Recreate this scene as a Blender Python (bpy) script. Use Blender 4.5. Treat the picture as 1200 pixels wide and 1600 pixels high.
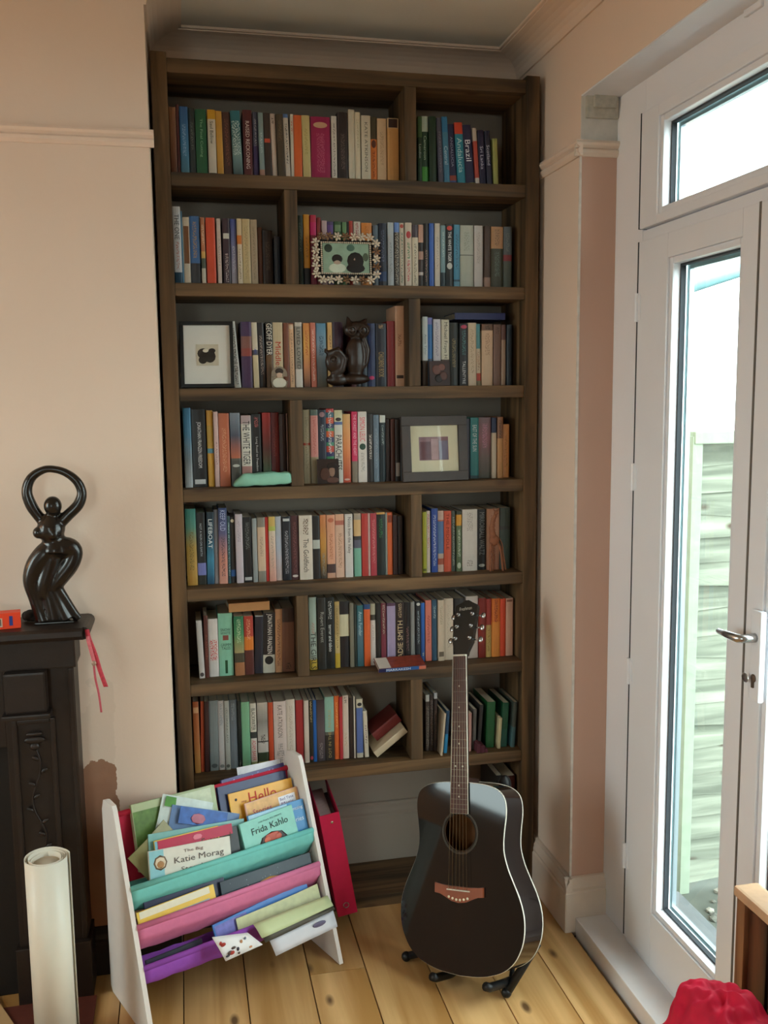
import bpy, bmesh, math, random
from mathutils import Vector, Matrix
random.seed(7)
for o in list(bpy.data.objects): bpy.data.objects.remove(o, do_unlink=True)
scn = bpy.context.scene
C = scn.collection

# ------------------------------------------------------------------ camera
YAW, PIT, ROL, FPX = math.radians(12.1355), math.radians(7.1833), math.radians(-0.658), 1460.6
_f = Vector((math.sin(YAW)*math.cos(PIT), math.cos(YAW)*math.cos(PIT), -math.sin(PIT)))
_r = Vector((math.cos(YAW), -math.sin(YAW), 0)); _u = _r.cross(_f)
_R = math.cos(ROL)*_r + math.sin(ROL)*_u; _U = -math.sin(ROL)*_r + math.cos(ROL)*_u
cd = bpy.data.cameras.new('camera'); cam = bpy.data.objects.new('camera', cd); C.objects.link(cam)
cam.matrix_world = Matrix(((_R.x,_U.x,-_f.x,0.0444),(_R.y,_U.y,-_f.y,-2.6865),(_R.z,_U.z,-_f.z,1.5852),(0,0,0,1)))
cd.sensor_fit = 'VERTICAL'; cd.sensor_height = 32.0; cd.lens = FPX/1600*32.0; cd.clip_start = .02
scn.camera = cam

# ------------------------------------------------------------------ sky and light
SKY = 9.0
w = bpy.data.worlds.new('overcast_sky'); scn.world = w; w.use_nodes = True
bg = w.node_tree.nodes['Background']; bg.inputs[0].default_value = (0.93, 0.97, 1.0, 1); bg.inputs[1].default_value = SKY
def portal(name, loc, rot, sx, sy):
    l = bpy.data.lights.new(name, 'AREA'); l.shape = 'RECTANGLE'; l.size = sx; l.size_y = sy; l.cycles.is_portal = True
    o = bpy.data.objects.new(name, l); C.objects.link(o); o.location = loc; o.rotation_euler = rot
portal('door_portal', (1.47, -.93, 1.2), (0, math.radians(90), 0), 2.5, 1.5)      # sky sampling through the garden door
portal('window_portal', (-1.25, -4.52, 1.55), (math.radians(90), 0, 0), .9, 1.5)    # and through the window behind the camera
portal('side_window_portal', (-2.57, -1.235, 1.54), (0, math.radians(-90), 0), 1.5, 1.2)     # and through the tall window in the far left wall
scn.view_settings.view_transform = 'Standard'
try: scn.view_settings.look = 'None'
except Exception: pass
scn.view_settings.gamma = 1.0; scn.view_settings.use_curve_mapping = False
scn.view_settings.exposure = 0.34

# ------------------------------------------------------------------ helpers
def lin(c): return c/12.92 if c <= .04045 else ((c+.055)/1.055)**2.4
def hx(s): return tuple(lin(int(s[i:i+2],16)/255) for i in (0,2,4))+(1,)
def nmat(name):
    m = bpy.data.materials.new(name); m.use_nodes = True
    nt = m.node_tree; b = nt.nodes['Principled BSDF']
    return m, nt, b
def setv(b, **k):
    for n,v in k.items():
        for key in (n, n.replace('_',' ').title()):
            if key in b.inputs: b.inputs[key].default_value = v; break
def node(nt, t, **k):
    n = nt.nodes.new(t)
    for a,v in k.items(): setattr(n,a,v)
    return n
def math_n(nt, op, a, b=None):
    n = nt.nodes.new('ShaderNodeMath'); n.operation = op
    for i,v in enumerate((a,b)):
        if v is None: continue
        if isinstance(v,(int,float)): n.inputs[i].default_value = v
        else: nt.links.new(v, n.inputs[i])
    return n.outputs[0]
def mix_n(nt, fac, a, b, mode='MIX'):
    n = nt.nodes.new('ShaderNodeMixRGB'); n.blend_type = mode
    for i,v in enumerate((fac,a,b)):
        if isinstance(v,(int,float)): n.inputs[i].default_value = v
        elif isinstance(v,tuple): n.inputs[i].default_value = v
        else: nt.links.new(v, n.inputs[i])
    return n.outputs[0]
MATS = {}
def plain(hexc, rough=.6, metal=0.0, var=.12, scale=30, bump=0.0, spec=.4, coat=0.0):
    key = ('plain',hexc,rough,metal,var,scale,bump,spec,coat)
    if key in MATS: return MATS[key]
    m, nt, b = nmat('paint_'+hexc)
    c = hx(hexc)
    if var or bump:
        tc = node(nt,'ShaderNodeTexCoord'); nz = node(nt,'ShaderNodeTexNoise'); nz.inputs['Scale'].default_value = scale; nz.inputs['Detail'].default_value = 4
        nt.links.new(tc.outputs['Object'], nz.inputs['Vector'])
        lo = tuple(x*(1-var) for x in c[:3])+(1,); hi = tuple(min(1,x*(1+var)) for x in c[:3])+(1,)
        nt.links.new(mix_n(nt, nz.outputs['Fac'], lo, hi), b.inputs['Base Color'])
        if bump:
            bp = node(nt,'ShaderNodeBump'); bp.inputs['Strength'].default_value = bump; bp.inputs['Distance'].default_value = .004
            nt.links.new(nz.outputs['Fac'], bp.inputs['Height']); nt.links.new(bp.outputs[0], b.inputs['Normal'])
    else: b.inputs['Base Color'].default_value = c
    setv(b, Roughness=rough, Metallic=metal)
    if 'Specular IOR Level' in b.inputs: b.inputs['Specular IOR Level'].default_value = spec
    if coat and 'Coat Weight' in b.inputs: b.inputs['Coat Weight'].default_value = coat; b.inputs['Coat Roughness'].default_value = .05
    MATS[key] = m; return m
def wood(name, dark, light, axis, scale=1.0, rough=.6, knots=0.0, bump=.15, island=True):
    m, nt, b = nmat(name)
    tc = node(nt,'ShaderNodeTexCoord'); oi = node(nt,'ShaderNodeObjectInfo')
    off = node(nt,'ShaderNodeVectorMath', operation='SCALE'); nt.links.new(tc.outputs['Object'], off.inputs[0]); off.inputs['Scale'].default_value = 1.0
    add = node(nt,'ShaderNodeVectorMath', operation='ADD'); nt.links.new(off.outputs[0], add.inputs[0])
    cmb = node(nt,'ShaderNodeCombineXYZ'); r10 = math_n(nt,'MULTIPLY',oi.outputs['Random'],17.3)
    for i in range(3): nt.links.new(r10, cmb.inputs[i])
    nt.links.new(cmb.outputs[0], add.inputs[1])
    mp = node(nt,'ShaderNodeMapping'); s = [26*scale]*3; s['xyz'.index(axis)] = 1.6*scale; mp.inputs['Scale'].default_value = s
    nt.links.new(add.outputs[0], mp.inputs['Vector'])
    n1 = node(nt,'ShaderNodeTexNoise'); n1.inputs['Scale'].default_value = 1.0; n1.inputs['Detail'].default_value = 6; n1.inputs['Distortion'].default_value = .6
    nt.links.new(mp.outputs[0], n1.inputs['Vector'])
    n2 = node(nt,'ShaderNodeTexNoise'); n2.inputs['Scale'].default_value = 5*scale; n2.inputs['Detail'].default_value = 3; nt.links.new(add.outputs[0], n2.inputs['Vector'])
    rp = node(nt,'ShaderNodeValToRGB'); rp.color_ramp.elements[0].position = .36; rp.color_ramp.elements[1].position = .66
    rp.color_ramp.elements[0].color = hx(dark); rp.color_ramp.elements[1].color = hx(light); nt.links.new(n1.outputs['Fac'], rp.inputs[0])
    col = mix_n(nt, math_n(nt,'MULTIPLY',n2.outputs['Fac'],.45), rp.outputs[0], hx(dark))
    tint = math_n(nt,'ADD',math_n(nt,'MULTIPLY',oi.outputs['Random'],.3),.85)
    tn = node(nt,'ShaderNodeCombineXYZ')
    for i in range(3): nt.links.new(tint, tn.inputs[i])
    col = mix_n(nt, 1.0, col, tn.outputs[0], 'MULTIPLY')
    if knots:
        mk = node(nt,'ShaderNodeMapping'); ks = [9.0]*3; ks['xyz'.index(axis)] = 4.2; mk.inputs['Scale'].default_value = ks; nt.links.new(add.outputs[0], mk.inputs['Vector'])
        v = node(nt,'ShaderNodeTexVoronoi'); v.inputs['Scale'].default_value = 1.15; nt.links.new(mk.outputs[0], v.inputs['Vector'])
        kr = node(nt,'ShaderNodeValToRGB'); kr.color_ramp.elements[0].position = .06; kr.color_ramp.elements[1].position = .15
        kr.color_ramp.elements[0].color = (1,1,1,1); kr.color_ramp.elements[1].color = (0,0,0,1); nt.links.new(v.outputs['Distance'], kr.inputs[0])
        col = mix_n(nt, math_n(nt,'MULTIPLY',kr.outputs[0],knots), col, hx('3a1e0e'))
    nt.links.new(col, b.inputs['Base Color'])
    setv(b, Roughness=rough)
    bp = node(nt,'ShaderNodeBump'); bp.inputs['Strength'].default_value = bump; bp.inputs['Distance'].default_value = .003
    nt.links.new(n1.outputs['Fac'], bp.inputs['Height']); nt.links.new(bp.outputs[0], b.inputs['Normal'])
    return m

def link(name, me, mat=None, parent=None, loc=None):
    o = bpy.data.objects.new(name, me); C.objects.link(o)
    if mat is not None and me is not None: me.materials.append(mat)
    if parent is not None: o.parent = parent
    if loc is not None: o.location = loc
    return o
def bm_obj(name, bm, mat, parent=None, smooth=False, loc=None):
    me = bpy.data.meshes.new(name); bmesh.ops.recalc_face_normals(bm, faces=bm.faces); bm.to_mesh(me); bm.free()
    if smooth:
        for p in me.polygons: p.use_smooth = True
    return link(name, me, mat, parent, loc)
def add_box(bm, x0,x1,y0,y1,z0,z1, bevel=0.0, mtx=None):
    r = bmesh.ops.create_cube(bm, size=1.0); vs = r['verts']
    for v in vs: v.co = Vector((x0+(v.co.x+.5)*(x1-x0), y0+(v.co.y+.5)*(y1-y0), z0+(v.co.z+.5)*(z1-z0)))
    if bevel:
        es = list({e for v in vs for e in v.link_edges})
        rr = bmesh.ops.bevel(bm, geom=es, offset=bevel, segments=2, affect='EDGES', profile=.7)
        vs = list({v for f in rr['faces'] for v in f.verts} | {v for v in vs if v.is_valid})
    if mtx is not None:
        for v in vs: v.co = mtx @ v.co
    return vs
def box(name, x0,x1,y0,y1,z0,z1, mat, parent=None, bevel=0.0, loc=None):
    bm = bmesh.new(); add_box(bm, x0,x1,y0,y1,z0,z1,bevel); return bm_obj(name, bm, mat, parent, loc=loc)
def add_prism(bm, pts, axis, a, b):
    """closed 2-D outline pts extruded along axis from a to b; pts are in the two remaining axes in xyz order"""
    def mk(p, t):
        if axis == 'x': return (t,p[0],p[1])
        if axis == 'y': return (p[0],t,p[1])
        return (p[0],p[1],t)
    A = [bm.verts.new(mk(p,a)) for p in pts]; B = [bm.verts.new(mk(p,b)) for p in pts]
    n = len(pts)
    bm.faces.new(A); bm.faces.new(B[::-1])
    for i in range(n): bm.faces.new((A[i],B[i],B[(i+1)%n],A[(i+1)%n]))
    return A+B
def prism(name, pts, axis, a, b, mat, parent=None, smooth=False):
    bm = bmesh.new(); add_prism(bm, pts, axis, a, b); return bm_obj(name, bm, mat, parent, smooth)
def add_tube(bm, pts, rad, seg=8, closed=False, caps=True):
    pts = [Vector(p) for p in pts]; n = len(pts)
    if isinstance(rad,(int,float)): rad = [rad]*n
    rings = []; up = None
    for i,p in enumerate(pts):
        if closed: d = pts[(i+1)%n]-pts[i-1]
        else: d = pts[min(i+1,n-1)]-pts[max(i-1,0)]
        d.normalize()
        if up is None:
            up = Vector((0,0,1)) if abs(d.z) < .9 else Vector((1,0,0))
        s = d.cross(up)
        if s.length < 1e-6: s = d.cross(Vector((0,1,0)))
        s.normalize(); t = s.cross(d).normalized(); up = t
        rings.append([bm.verts.new(p + rad[i]*(math.cos(2*math.pi*k/seg)*s + math.sin(2*math.pi*k/seg)*t)) for k in range(seg)])
    m = n if closed else n-1
    for i in range(m):
        a, b = rings[i], rings[(i+1)%n]
        for k in range(seg): bm.faces.new((a[k],a[(k+1)%seg],b[(k+1)%seg],b[k]))
    if caps and not closed: bm.faces.new(rings[0][::-1]); bm.faces.new(rings[-1])
    return [v for r in rings for v in r]
def tube(name, pts, rad, mat, parent=None, seg=10, closed=False):
    bm = bmesh.new(); add_tube(bm, pts, rad, seg, closed); return bm_obj(name, bm, mat, parent, True)
def add_ell(bm, c, r, seg=12, rings=8, mtx=None):
    res = bmesh.ops.create_uvsphere(bm, u_segments=seg, v_segments=rings, radius=1.0)
    for v in res['verts']:
        p = Vector((v.co.x*r[0], v.co.y*r[1], v.co.z*r[2]))
        if mtx is not None: p = mtx @ p
        v.co = p + Vector(c)
    return res['verts']
def empty(name, loc=(0,0,0), parent=None):
    o = bpy.data.objects.new(name, None); C.objects.link(o); o.location = loc; o.empty_display_size = .05
    if parent is not None: o.parent = parent
    return o
def tag(o, label, cat, group=None):
    o['label'] = label; o['category'] = cat
    if group: o['group'] = group
    return o
def struct(o): o['kind'] = 'structure'; return o
def crspline(pts, n=6, closed=False):
    out = []; m = len(pts); P = [Vector(p) for p in pts]
    rng = range(m) if closed else range(m-1)
    for i in rng:
        p0 = P[i-1] if (closed or i>0) else P[0]; p1 = P[i]; p2 = P[(i+1)%m]; p3 = P[(i+2)%m] if (closed or i+2<m) else P[-1]
        for k in range(n):
            t = k/n
            out.append(.5*((2*p1)+(p2-p0)*t+(2*p0-5*p1+4*p2-p3)*t*t+(3*p1-p0-3*p2+p3)*t**3))
    if not closed: out.append(P[-1])
    return out
TXT = {}
def text_mesh(s):
    """flat outline of the lettering, unit box [0..1]x[0..1] plus its aspect"""
    if s in TXT: return TXT[s]
    cu = bpy.data.curves.new('t','FONT'); cu.body = s; cu.size = 1; cu.resolution_u = 2; cu.align_x = 'CENTER' if '\n' in s else 'LEFT'; cu.space_line = .85
    o = bpy.data.objects.new('t', cu); C.objects.link(o)
    me = bpy.data.meshes.new_from_object(o)
    vs = [v.co.copy() for v in me.vertices]; fs = [tuple(p.vertices) for p in me.polygons]
    bpy.data.objects.remove(o); bpy.data.curves.remove(cu); bpy.data.meshes.remove(me)
    x0 = min(v.x for v in vs); x1 = max(v.x for v in vs); y0 = min(v.y for v in vs); y1 = max(v.y for v in vs)
    TXT[s] = ([((v.x-x0)/(x1-x0), (v.y-y0)/(y1-y0)) for v in vs], fs, (x1-x0)/(y1-y0))
    return TXT[s]
def lettering(s, origin, du, dv, color, parent, name='lettering'):
    """text box: origin + u*du + v*dv (local to parent)"""
    vs, fs, _ = text_mesh(s); o_ = Vector(origin); du = Vector(du); dv = Vector(dv)
    me = bpy.data.meshes.new(name); me.from_pydata([o_+u*du+v*dv for u,v in vs], [], fs)
    return link(name, me, plain(color, .6, 0, 0), parent)

# ------------------------------------------------------------------ materials of the room
def wall_mat(name, base, patch=False):
    m, nt, b = nmat(name)
    tc = node(nt,'ShaderNodeTexCoord'); n1 = node(nt,'ShaderNodeTexNoise'); n1.inputs['Scale'].default_value = 2.2; n1.inputs['Detail'].default_value = 5
    n2 = node(nt,'ShaderNodeTexNoise'); n2.inputs['Scale'].default_value = 90; n2.inputs['Detail'].default_value = 3
    for n in (n1,n2): nt.links.new(tc.outputs['Object'], n.inputs['Vector'])
    c = hx(base); lo = tuple(x*.93 for x in c[:3])+(1,); hi = tuple(min(1,x*1.05) for x in c[:3])+(1,)
    col = mix_n(nt, n1.outputs['Fac'], lo, hi)
    if patch:   # bare plaster patch low beside the fireplace, ragged edge
        sp = node(nt,'ShaderNodeSeparateXYZ'); nt.links.new(tc.outputs['Object'], sp.inputs[0])
        nj = node(nt,'ShaderNodeTexNoise'); nj.inputs['Scale'].default_value = 14; nj.inputs['Detail'].default_value = 6; nt.links.new(tc.outputs['Object'], nj.inputs['Vector'])
        j = math_n(nt,'MULTIPLY',math_n(nt,'SUBTRACT',nj.outputs['Fac'],.5),.16)
        zt = math_n(nt,'LESS_THAN',math_n(nt,'ADD',sp.outputs[2],j),.60)
        xt = math_n(nt,'LESS_THAN',math_n(nt,'ADD',sp.outputs[0],math_n(nt,'MULTIPLY',j,.4)),-.165)
        zl = math_n(nt,'LESS_THAN',math_n(nt,'ADD',sp.outputs[2],math_n(nt,'MULTIPLY',j,2.5)),.80)
        stain = math_n(nt,'MULTIPLY',math_n(nt,'MULTIPLY',zl,xt),.10)
        col = mix_n(nt, stain, col, hx('8a7458'))
        nb = node(nt,'ShaderNodeTexNoise'); nb.inputs['Scale'].default_value = 9; nt.links.new(tc.outputs['Object'], nb.inputs['Vector'])
        col = mix_n(nt, math_n(nt,'MULTIPLY',zt,xt), col, mix_n(nt, nb.outputs['Fac'], hx('8a5f48'), hx('b08a72')))
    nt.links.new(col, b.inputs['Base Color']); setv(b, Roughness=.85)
    if 'Specular IOR Level' in b.inputs: b.inputs['Specular IOR Level'].default_value = .2
    bp = node(nt,'ShaderNodeBump'); bp.inputs['Strength'].default_value = .12; bp.inputs['Distance'].default_value = .003
    nt.links.new(n2.outputs['Fac'], bp.inputs['Height']); nt.links.new(bp.outputs[0], b.inputs['Normal'])
    return m
WALLC = 'e5cfbd'
M_wall = wall_mat('peach_wall', WALLC); M_breast = wall_mat('peach_wall_patched', WALLC, True)
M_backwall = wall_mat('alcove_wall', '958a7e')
M_ceil = wall_mat('ceiling_white', 'dcd6cc')
M_trimp = plain('e6d0bf', .6, 0, .04, 40); M_trimw = plain('dccbbb', .5, 0, .06, 25)
M_upvc = plain('e8e9ee', .35, 0, .02, 10, 0, .5)
M_shelfx = wood('dark_scaffold_board_x', '32230f', '80603e', 'x', 1.0, .65, .6, .35)
M_shelfz = wood('dark_scaffold_board_z', '32230f', '80603e', 'z', 1.0, .65, .6, .35)
M_floor = wood('pine_floorboard', 'ae8048', 'e2b880', 'y', .55, .38, .85, .08)
M_fire = plain('1d1512', .55, 0, .3, 40, .2)
M_black = plain('121212', .5, 0, .1, 20)
M_steel = plain('b8b8b8', .25, 1.0, 0)

# ------------------------------------------------------------------ room shell
XW, YB, ZC = 1.118, .235, 2.62          # right wall plane, alcove back wall plane, ceiling
XL, YR = -2.35, -4.3                    # far left wall and rear wall (behind the camera)
XD0 = 1.224
YC, ZH, YD = -.25, 2.37, -1.615         # door opening: near reveal corner, head, far jamb
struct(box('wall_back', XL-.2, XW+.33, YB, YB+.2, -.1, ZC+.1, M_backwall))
bm = bmesh.new()
add_box(bm, XW, XW+.33, YC, YB, -.1, ZC+.1); add_box(bm, XW, XW+.33, YD, YC, ZH, ZC+.1); add_box(bm, XW, XW+.33, YR-.2, YD, -.1, ZC+.1)
struct(bm_obj('wall_right', bm, M_wall))
struct(box('wall_left', -1.65, -.008, -.15, YB, -.1, ZC+.1, M_breast))                    # chimney breast
LY0, LY1, LZ0, LZ1 = -1.78, -.70, .86, 2.22           # tall window in the far left wall
bm = bmesh.new()
add_box(bm, XL-.2, XL, YR-.2, LY0, -.1, ZC+.1); add_box(bm, XL-.2, XL, LY1, YB, -.1, ZC+.1); add_box(bm, XL-.2, XL, LY0, LY1, -.1, LZ0); add_box(bm, XL-.2, XL, LY0, LY1, LZ1, ZC+.1)
struct(bm_obj('wall_far_left', bm, M_wall))
WX0, WX1, WZ0, WZ1 = -1.65, -.85, .85, 2.25
bm = bmesh.new()
add_box(bm, XL, WX0, YR-.2, YR, -.1, ZC+.1); add_box(bm, WX1, XW, YR-.2, YR, -.1, ZC+.1)
add_box(bm, WX0, WX1, YR-.2, YR, -.1, WZ0); add_box(bm, WX0, WX1, YR-.2, YR, WZ1, ZC+.1)
struct(bm_obj('wall_rear', bm, M_wall))
struct(box('ceiling', XL-.2, XW+.33, YR-.2, YB+.2, ZC, ZC+.12, M_ceil))

# coved cornice with a bead where it meets the ceiling
def cove(side, a, b, name, mat):
    """profile (projection from wall, z)"""
    prof = [(0,2.555),(0,ZC),(.094,ZC),(.094,ZC-.007),(.086,ZC-.007)]
    prof += [(.086-.078*math.sin(t), ZC-.010-.045*(1-math.cos(t))) for t in [math.pi/2*k/6 for k in range(0,7)]]
    prof += [(.006,2.555)]
    if side == 'back': return prism(name, [(YB-d,z) for d,z in prof], 'x', a, b, mat)
    if side == 'right': return prism(name, [(XW-d,z) for d,z in prof], 'y', a, b, mat)
    if side == 'breast_side': return prism(name, [(-.008+d,z) for d,z in prof], 'y', a, b, mat)
    if side == 'breast': return prism(name, [(-.15-d,z) for d,z in prof], 'x', a, b, mat)
struct(cove('back', -.008, XW, 'trim_1', M_wall)); struct(cove('right', YR, YB, 'trim_2', M_wall))
struct(cove('breast_side', -.15, YB, 'trim_3', M_wall))
# picture rails
def rail_prof(z0=2.212, z1=2.252, p=.020):
    return [(0,z0),(.006,z0),(.012,z0+.008),(.013,z0+.016),(.008,z0+.021),(p-.004,z0+.027),(p,z0+.033),(p-.003,z1),(0,z1)]
struct(prism('trim_4', [(XW-d,z) for d,z in rail_prof()], 'y', YC-.018, YB, M_trimp))
bm = bmesh.new(); add_prism(bm, [(YC-d,z) for d,z in rail_prof()], 'x', XW-.018, XW+.106)
struct(bm_obj('trim_5', bm, M_trimw))
struct(prism('trim_6', [(-.15-d,z) for d,z in rail_prof()], 'x', -1.65, .004, M_trimp))
# lumpy old plaster at the head of the reveal
bm = bmesh.new(); add_box(bm, XW+.012, XW+.104, YC-.012, YC, 2.31, 2.368, .004); add_box(bm, XW+.03, XW+.095, YC-.022, YC, 2.335, 2.368, .005)
struct(bm_obj('trim_7', bm, plain('b9b3a6', .9, 0, .3, 60, .6)))
struct(box('trim_8', XW-.0025, XW+.004, YC-.003, YC+.002, .165, 2.212, plain('d8cec4', .7, 0, .2, 50, .3)))   # chipped corner bead
struct(box('trim_11', XW+.001, XD0, YD, YC, ZH-.004, ZH, plain('e6e6ea', .6, 0, .04, 20)))        # white painted soffit of the opening
struct(box('trim_12', XW+.0005, XD0, YC-.003, YC, 2.252, ZH-.004, plain('cfcac2', .8, 0, .12, 40, .3)))   # pale filled plaster above the rail
struct(box('trim_13', XW+.004, XD0, YC-.0015, YC, .165, 2.214, wall_mat('rosy_plaster','cba795')))   # bare rosy plaster in the reveal
# skirting boards
def skirt_prof(h=.165, p=.022): return [(0,0),(p,0),(p,h-.045),(p-.004,h-.040),(p-.002,h-.030),(p-.006,h-.018),(p-.012,h-.010),(p-.012,h-.002),(p-.016,h),(0,h)]
struct(prism('baseboard_right', [(XW-d,z) for d,z in skirt_prof()], 'y', YC-.02, YB, M_trimw))
struct(prism('baseboard_reveal', [(YC-d,z) for d,z in skirt_prof()], 'x', XW-.020, XW+.106, M_trimw))
struct(prism('baseboard_left', [(-.15-d,z) for d,z in skirt_prof(.135,.018)], 'x', -1.65, -.008, M_fire))
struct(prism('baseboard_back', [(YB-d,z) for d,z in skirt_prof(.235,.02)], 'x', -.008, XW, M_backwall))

# floor: boards on a dark subfloor
fl = struct(box('floor', XL, XW+.33, YR, YB, -.08, -.026, plain('1a120c', .9)))
seams = [XL, -2.17, -2.0, -1.835, -1.67, -1.5, -1.33, -1.16, -1.0, -.835, -.67, -.505, -.335, -.17, -.006, .160, .334, .490, .662, .822, .984, XW]
random.seed(11)
for i in range(len(seams)-1):
    a, b = seams[i], seams[i+1]
    cuts = [YR, YB]
    if abs(a-.334) < .01: cuts = [YR, -2.1, -.297, YB]
    elif i % 3 == 1: cuts = [YR, random.uniform(-3,-1.6), YB]
    for k in range(len(cuts)-1):
        dz = random.uniform(-.0012,.0006)
        o = box('floorboard', a+.0014-(a+b)/2, b-.0014-(a+b)/2, cuts[k]+.001-(cuts[k]+cuts[k+1])/2, cuts[k+1]-.001-(cuts[k]+cuts[k+1])/2, -.024, 0, M_floor, fl, .0015)
        o.location = ((a+b)/2, (cuts[k]+cuts[k+1])/2, dz-.0006)

# ------------------------------------------------------------------ garden door (white plastic frame, two leaves and a fanlight)
def glass_mat(tint=(.90,.97,.95,1)):
    m = bpy.data.materials.new('window_glass'); m.use_nodes = True; nt = m.node_tree; nt.nodes.clear()
    out = node(nt,'ShaderNodeOutputMaterial'); tr = node(nt,'ShaderNodeBsdfTransparent'); gl = node(nt,'ShaderNodeBsdfGlossy'); mx = node(nt,'ShaderNodeMixShader'); fr = node(nt,'ShaderNodeFresnel')
    tr.inputs[0].default_value = tint; gl.inputs['Roughness'].default_value = .02; fr.inputs['IOR'].default_value = 1.35; ge = node(nt,'ShaderNodeNewGeometry')
    nt.links.new(math_n(nt,'MULTIPLY',fr.outputs[0],math_n(nt,'SUBTRACT',1.0,ge.outputs['Backfacing'])), mx.inputs[0]); nt.links.new(tr.outputs[0], mx.inputs[1]); nt.links.new(gl.outputs[0], mx.inputs[2]); nt.links.new(mx.outputs[0], out.inputs[0])
    return m
M_glass = glass_mat(); M_clear = glass_mat((.99,.99,.99,1)); M_gasket = plain('3a3f45', .7, 0, .1); M_spacer = plain('a8b4bc', .3, .6, 0)
door = struct(empty('door_1', (1.255, -.93, 0)))
XD = 1.224
def dpart(name, bxs, mat, parent, bev=.003):
    bm = bmesh.new()
    for x0,x1,y0,y1,z0,z1 in bxs: add_box(bm, x0,x1,y0,y1,z0,z1,bev)
    o = bm_obj(name, bm, mat, parent); o.matrix_parent_inverse = Matrix.Translation(-Vector(parent.location)) if parent.parent is None else Matrix()
    return o
dpart('frame', [(XD,1.30,-.408,YC,.045,ZH),(XD,1.30,YD,-1.457,.045,ZH),(XD,1.30,-1.457,-.408,2.285,ZH),(XD,1.30,-1.457,-.408,1.968,1.994),(XD-.004,1.30,-1.457,-.408,.045,.062)], M_upvc, door)
def bead_ring(y0,y1,z0,z1,wd,x0,x1):
    """sloped glazing bead around a pane, as box strips"""
    return [(x0,x1,y0-wd,y0,z0-wd,z1+wd),(x0,x1,y1,y1+wd,z0-wd,z1+wd),(x0,x1,y0,y1,z0-wd,z0),(x0,x1,y0,y1,z1,z1+wd)]
def sash(name, y0,y1,z0,z1, gy0,gy1,gz0,gz1):
    o = dpart(name, [(XD-.012,1.285,y0,gy0-.016,z0,z1),(XD-.012,1.285,gy1+.016,y1,z0,z1),(XD-.012,1.285,gy0-.016,gy1+.016,z0,gz0-.016),(XD-.012,1.285,gy0-.016,gy1+.016,gz1+.016,z1)], M_upvc, door)
    def sub(n, bxs, mat, bev=.0):
        bm = bmesh.new()
        for q in bxs: add_box(bm, *q, bev)
        s = bm_obj(n, bm, mat, o); return s
    sub('glazing_bead', bead_ring(gy0,gy1,gz0,gz1,.016,XD-.006,1.250), M_upvc, .004)
    sub('gasket', bead_ring(gy0+.005,gy1-.005,gz0+.005,gz1-.005,.005,1.238,1.251), M_gasket)
    sub('spacer_bar', bead_ring(gy0+.014,gy1-.014,gz0+.014,gz1-.014,.012,1.256,1.268), M_spacer)
    sub('glass_pane', [(1.2515,1.2535,gy0-.01,gy1+.01,gz0-.01,gz1+.01)], M_glass)
    return o
fan = sash('fanlight', -1.452,-.412,1.997,2.282, -1.352,-.515,2.035,2.236)
leafA = sash('door_leaf', -.928,-.412,.066,1.965, -.855,-.576,.228,1.890)
leafB = sash('door_leaf', -1.452,-.934,.066,1.965, -1.29,-1.008,.228,1.890)
box('seam_shade', XD-.013,XD+.01,-.4118,-.4084,.066,1.965, M_gasket, leafA); box('seam_shade', XD-.0128,XD+.01,-.9338,-.9282,.066,1.965, plain('6a625c',.8), leafA); box('seam_shade', XD-.013,XD+.01,-.4118,-.4084,1.997,2.282, M_gasket, fan)  # dark strips colour in the shadow line along the leaf and fanlight seams
for hz in (.30, .83, 1.36, 1.80):       # butt hinges on the jamb seam
    bm = bmesh.new(); add_tube(bm, [(XD-.014,-.410,hz-.036),(XD-.014,-.410,hz+.036)], .006, 10)
    add_box(bm, XD-.0135,XD-.010,-.428,-.393,hz-.032,hz+.032,.001)
    h = bm_obj('hinge', bm, M_upvc, leafA, False)
# lever handle and keyhole on the second leaf
bm = bmesh.new(); add_box(bm, XD-.026,XD-.012,-1.008,-.972,.935,1.13,.005); bm_obj('handle_plate', bm, M_upvc, leafB)
tube('lever', [(XD-.02,-.99,1.072),(XD-.055,-.99,1.072),(XD-.062,-.985,1.072),(XD-.062,-.94,1.070),(XD-.058,-.905,1.068)], [.010,.009,.0095,.008,.006], M_steel, leafB, 12)
bm = bmesh.new(); add_ell(bm, (XD-.027,-.990,.985),(.003,.009,.009)); add_box(bm, XD-.030,XD-.026,-.993,-.987,.965,.985)
bm_obj('keyhole', bm, plain('6a5a4e',.4,.6,0), leafB)
bm = bmesh.new(); add_ell(bm, (XD-.034,-.972,.982),(.002,.013,.010)); bm_obj('key', bm, M_steel, leafB)
box('vent_cap', XD-.008,XD,-.90,-.84,2.352,2.366, M_upvc, door, .002).matrix_parent_inverse = Matrix.Translation(-Vector(door.location))
# step inside the door
struct(box('trim_9', XW+.010, 1.30, YD, YC-.022, -.024, .045, plain('eeeaea', .16, 0, .04, 20, .02, .6), None, .004))

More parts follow.
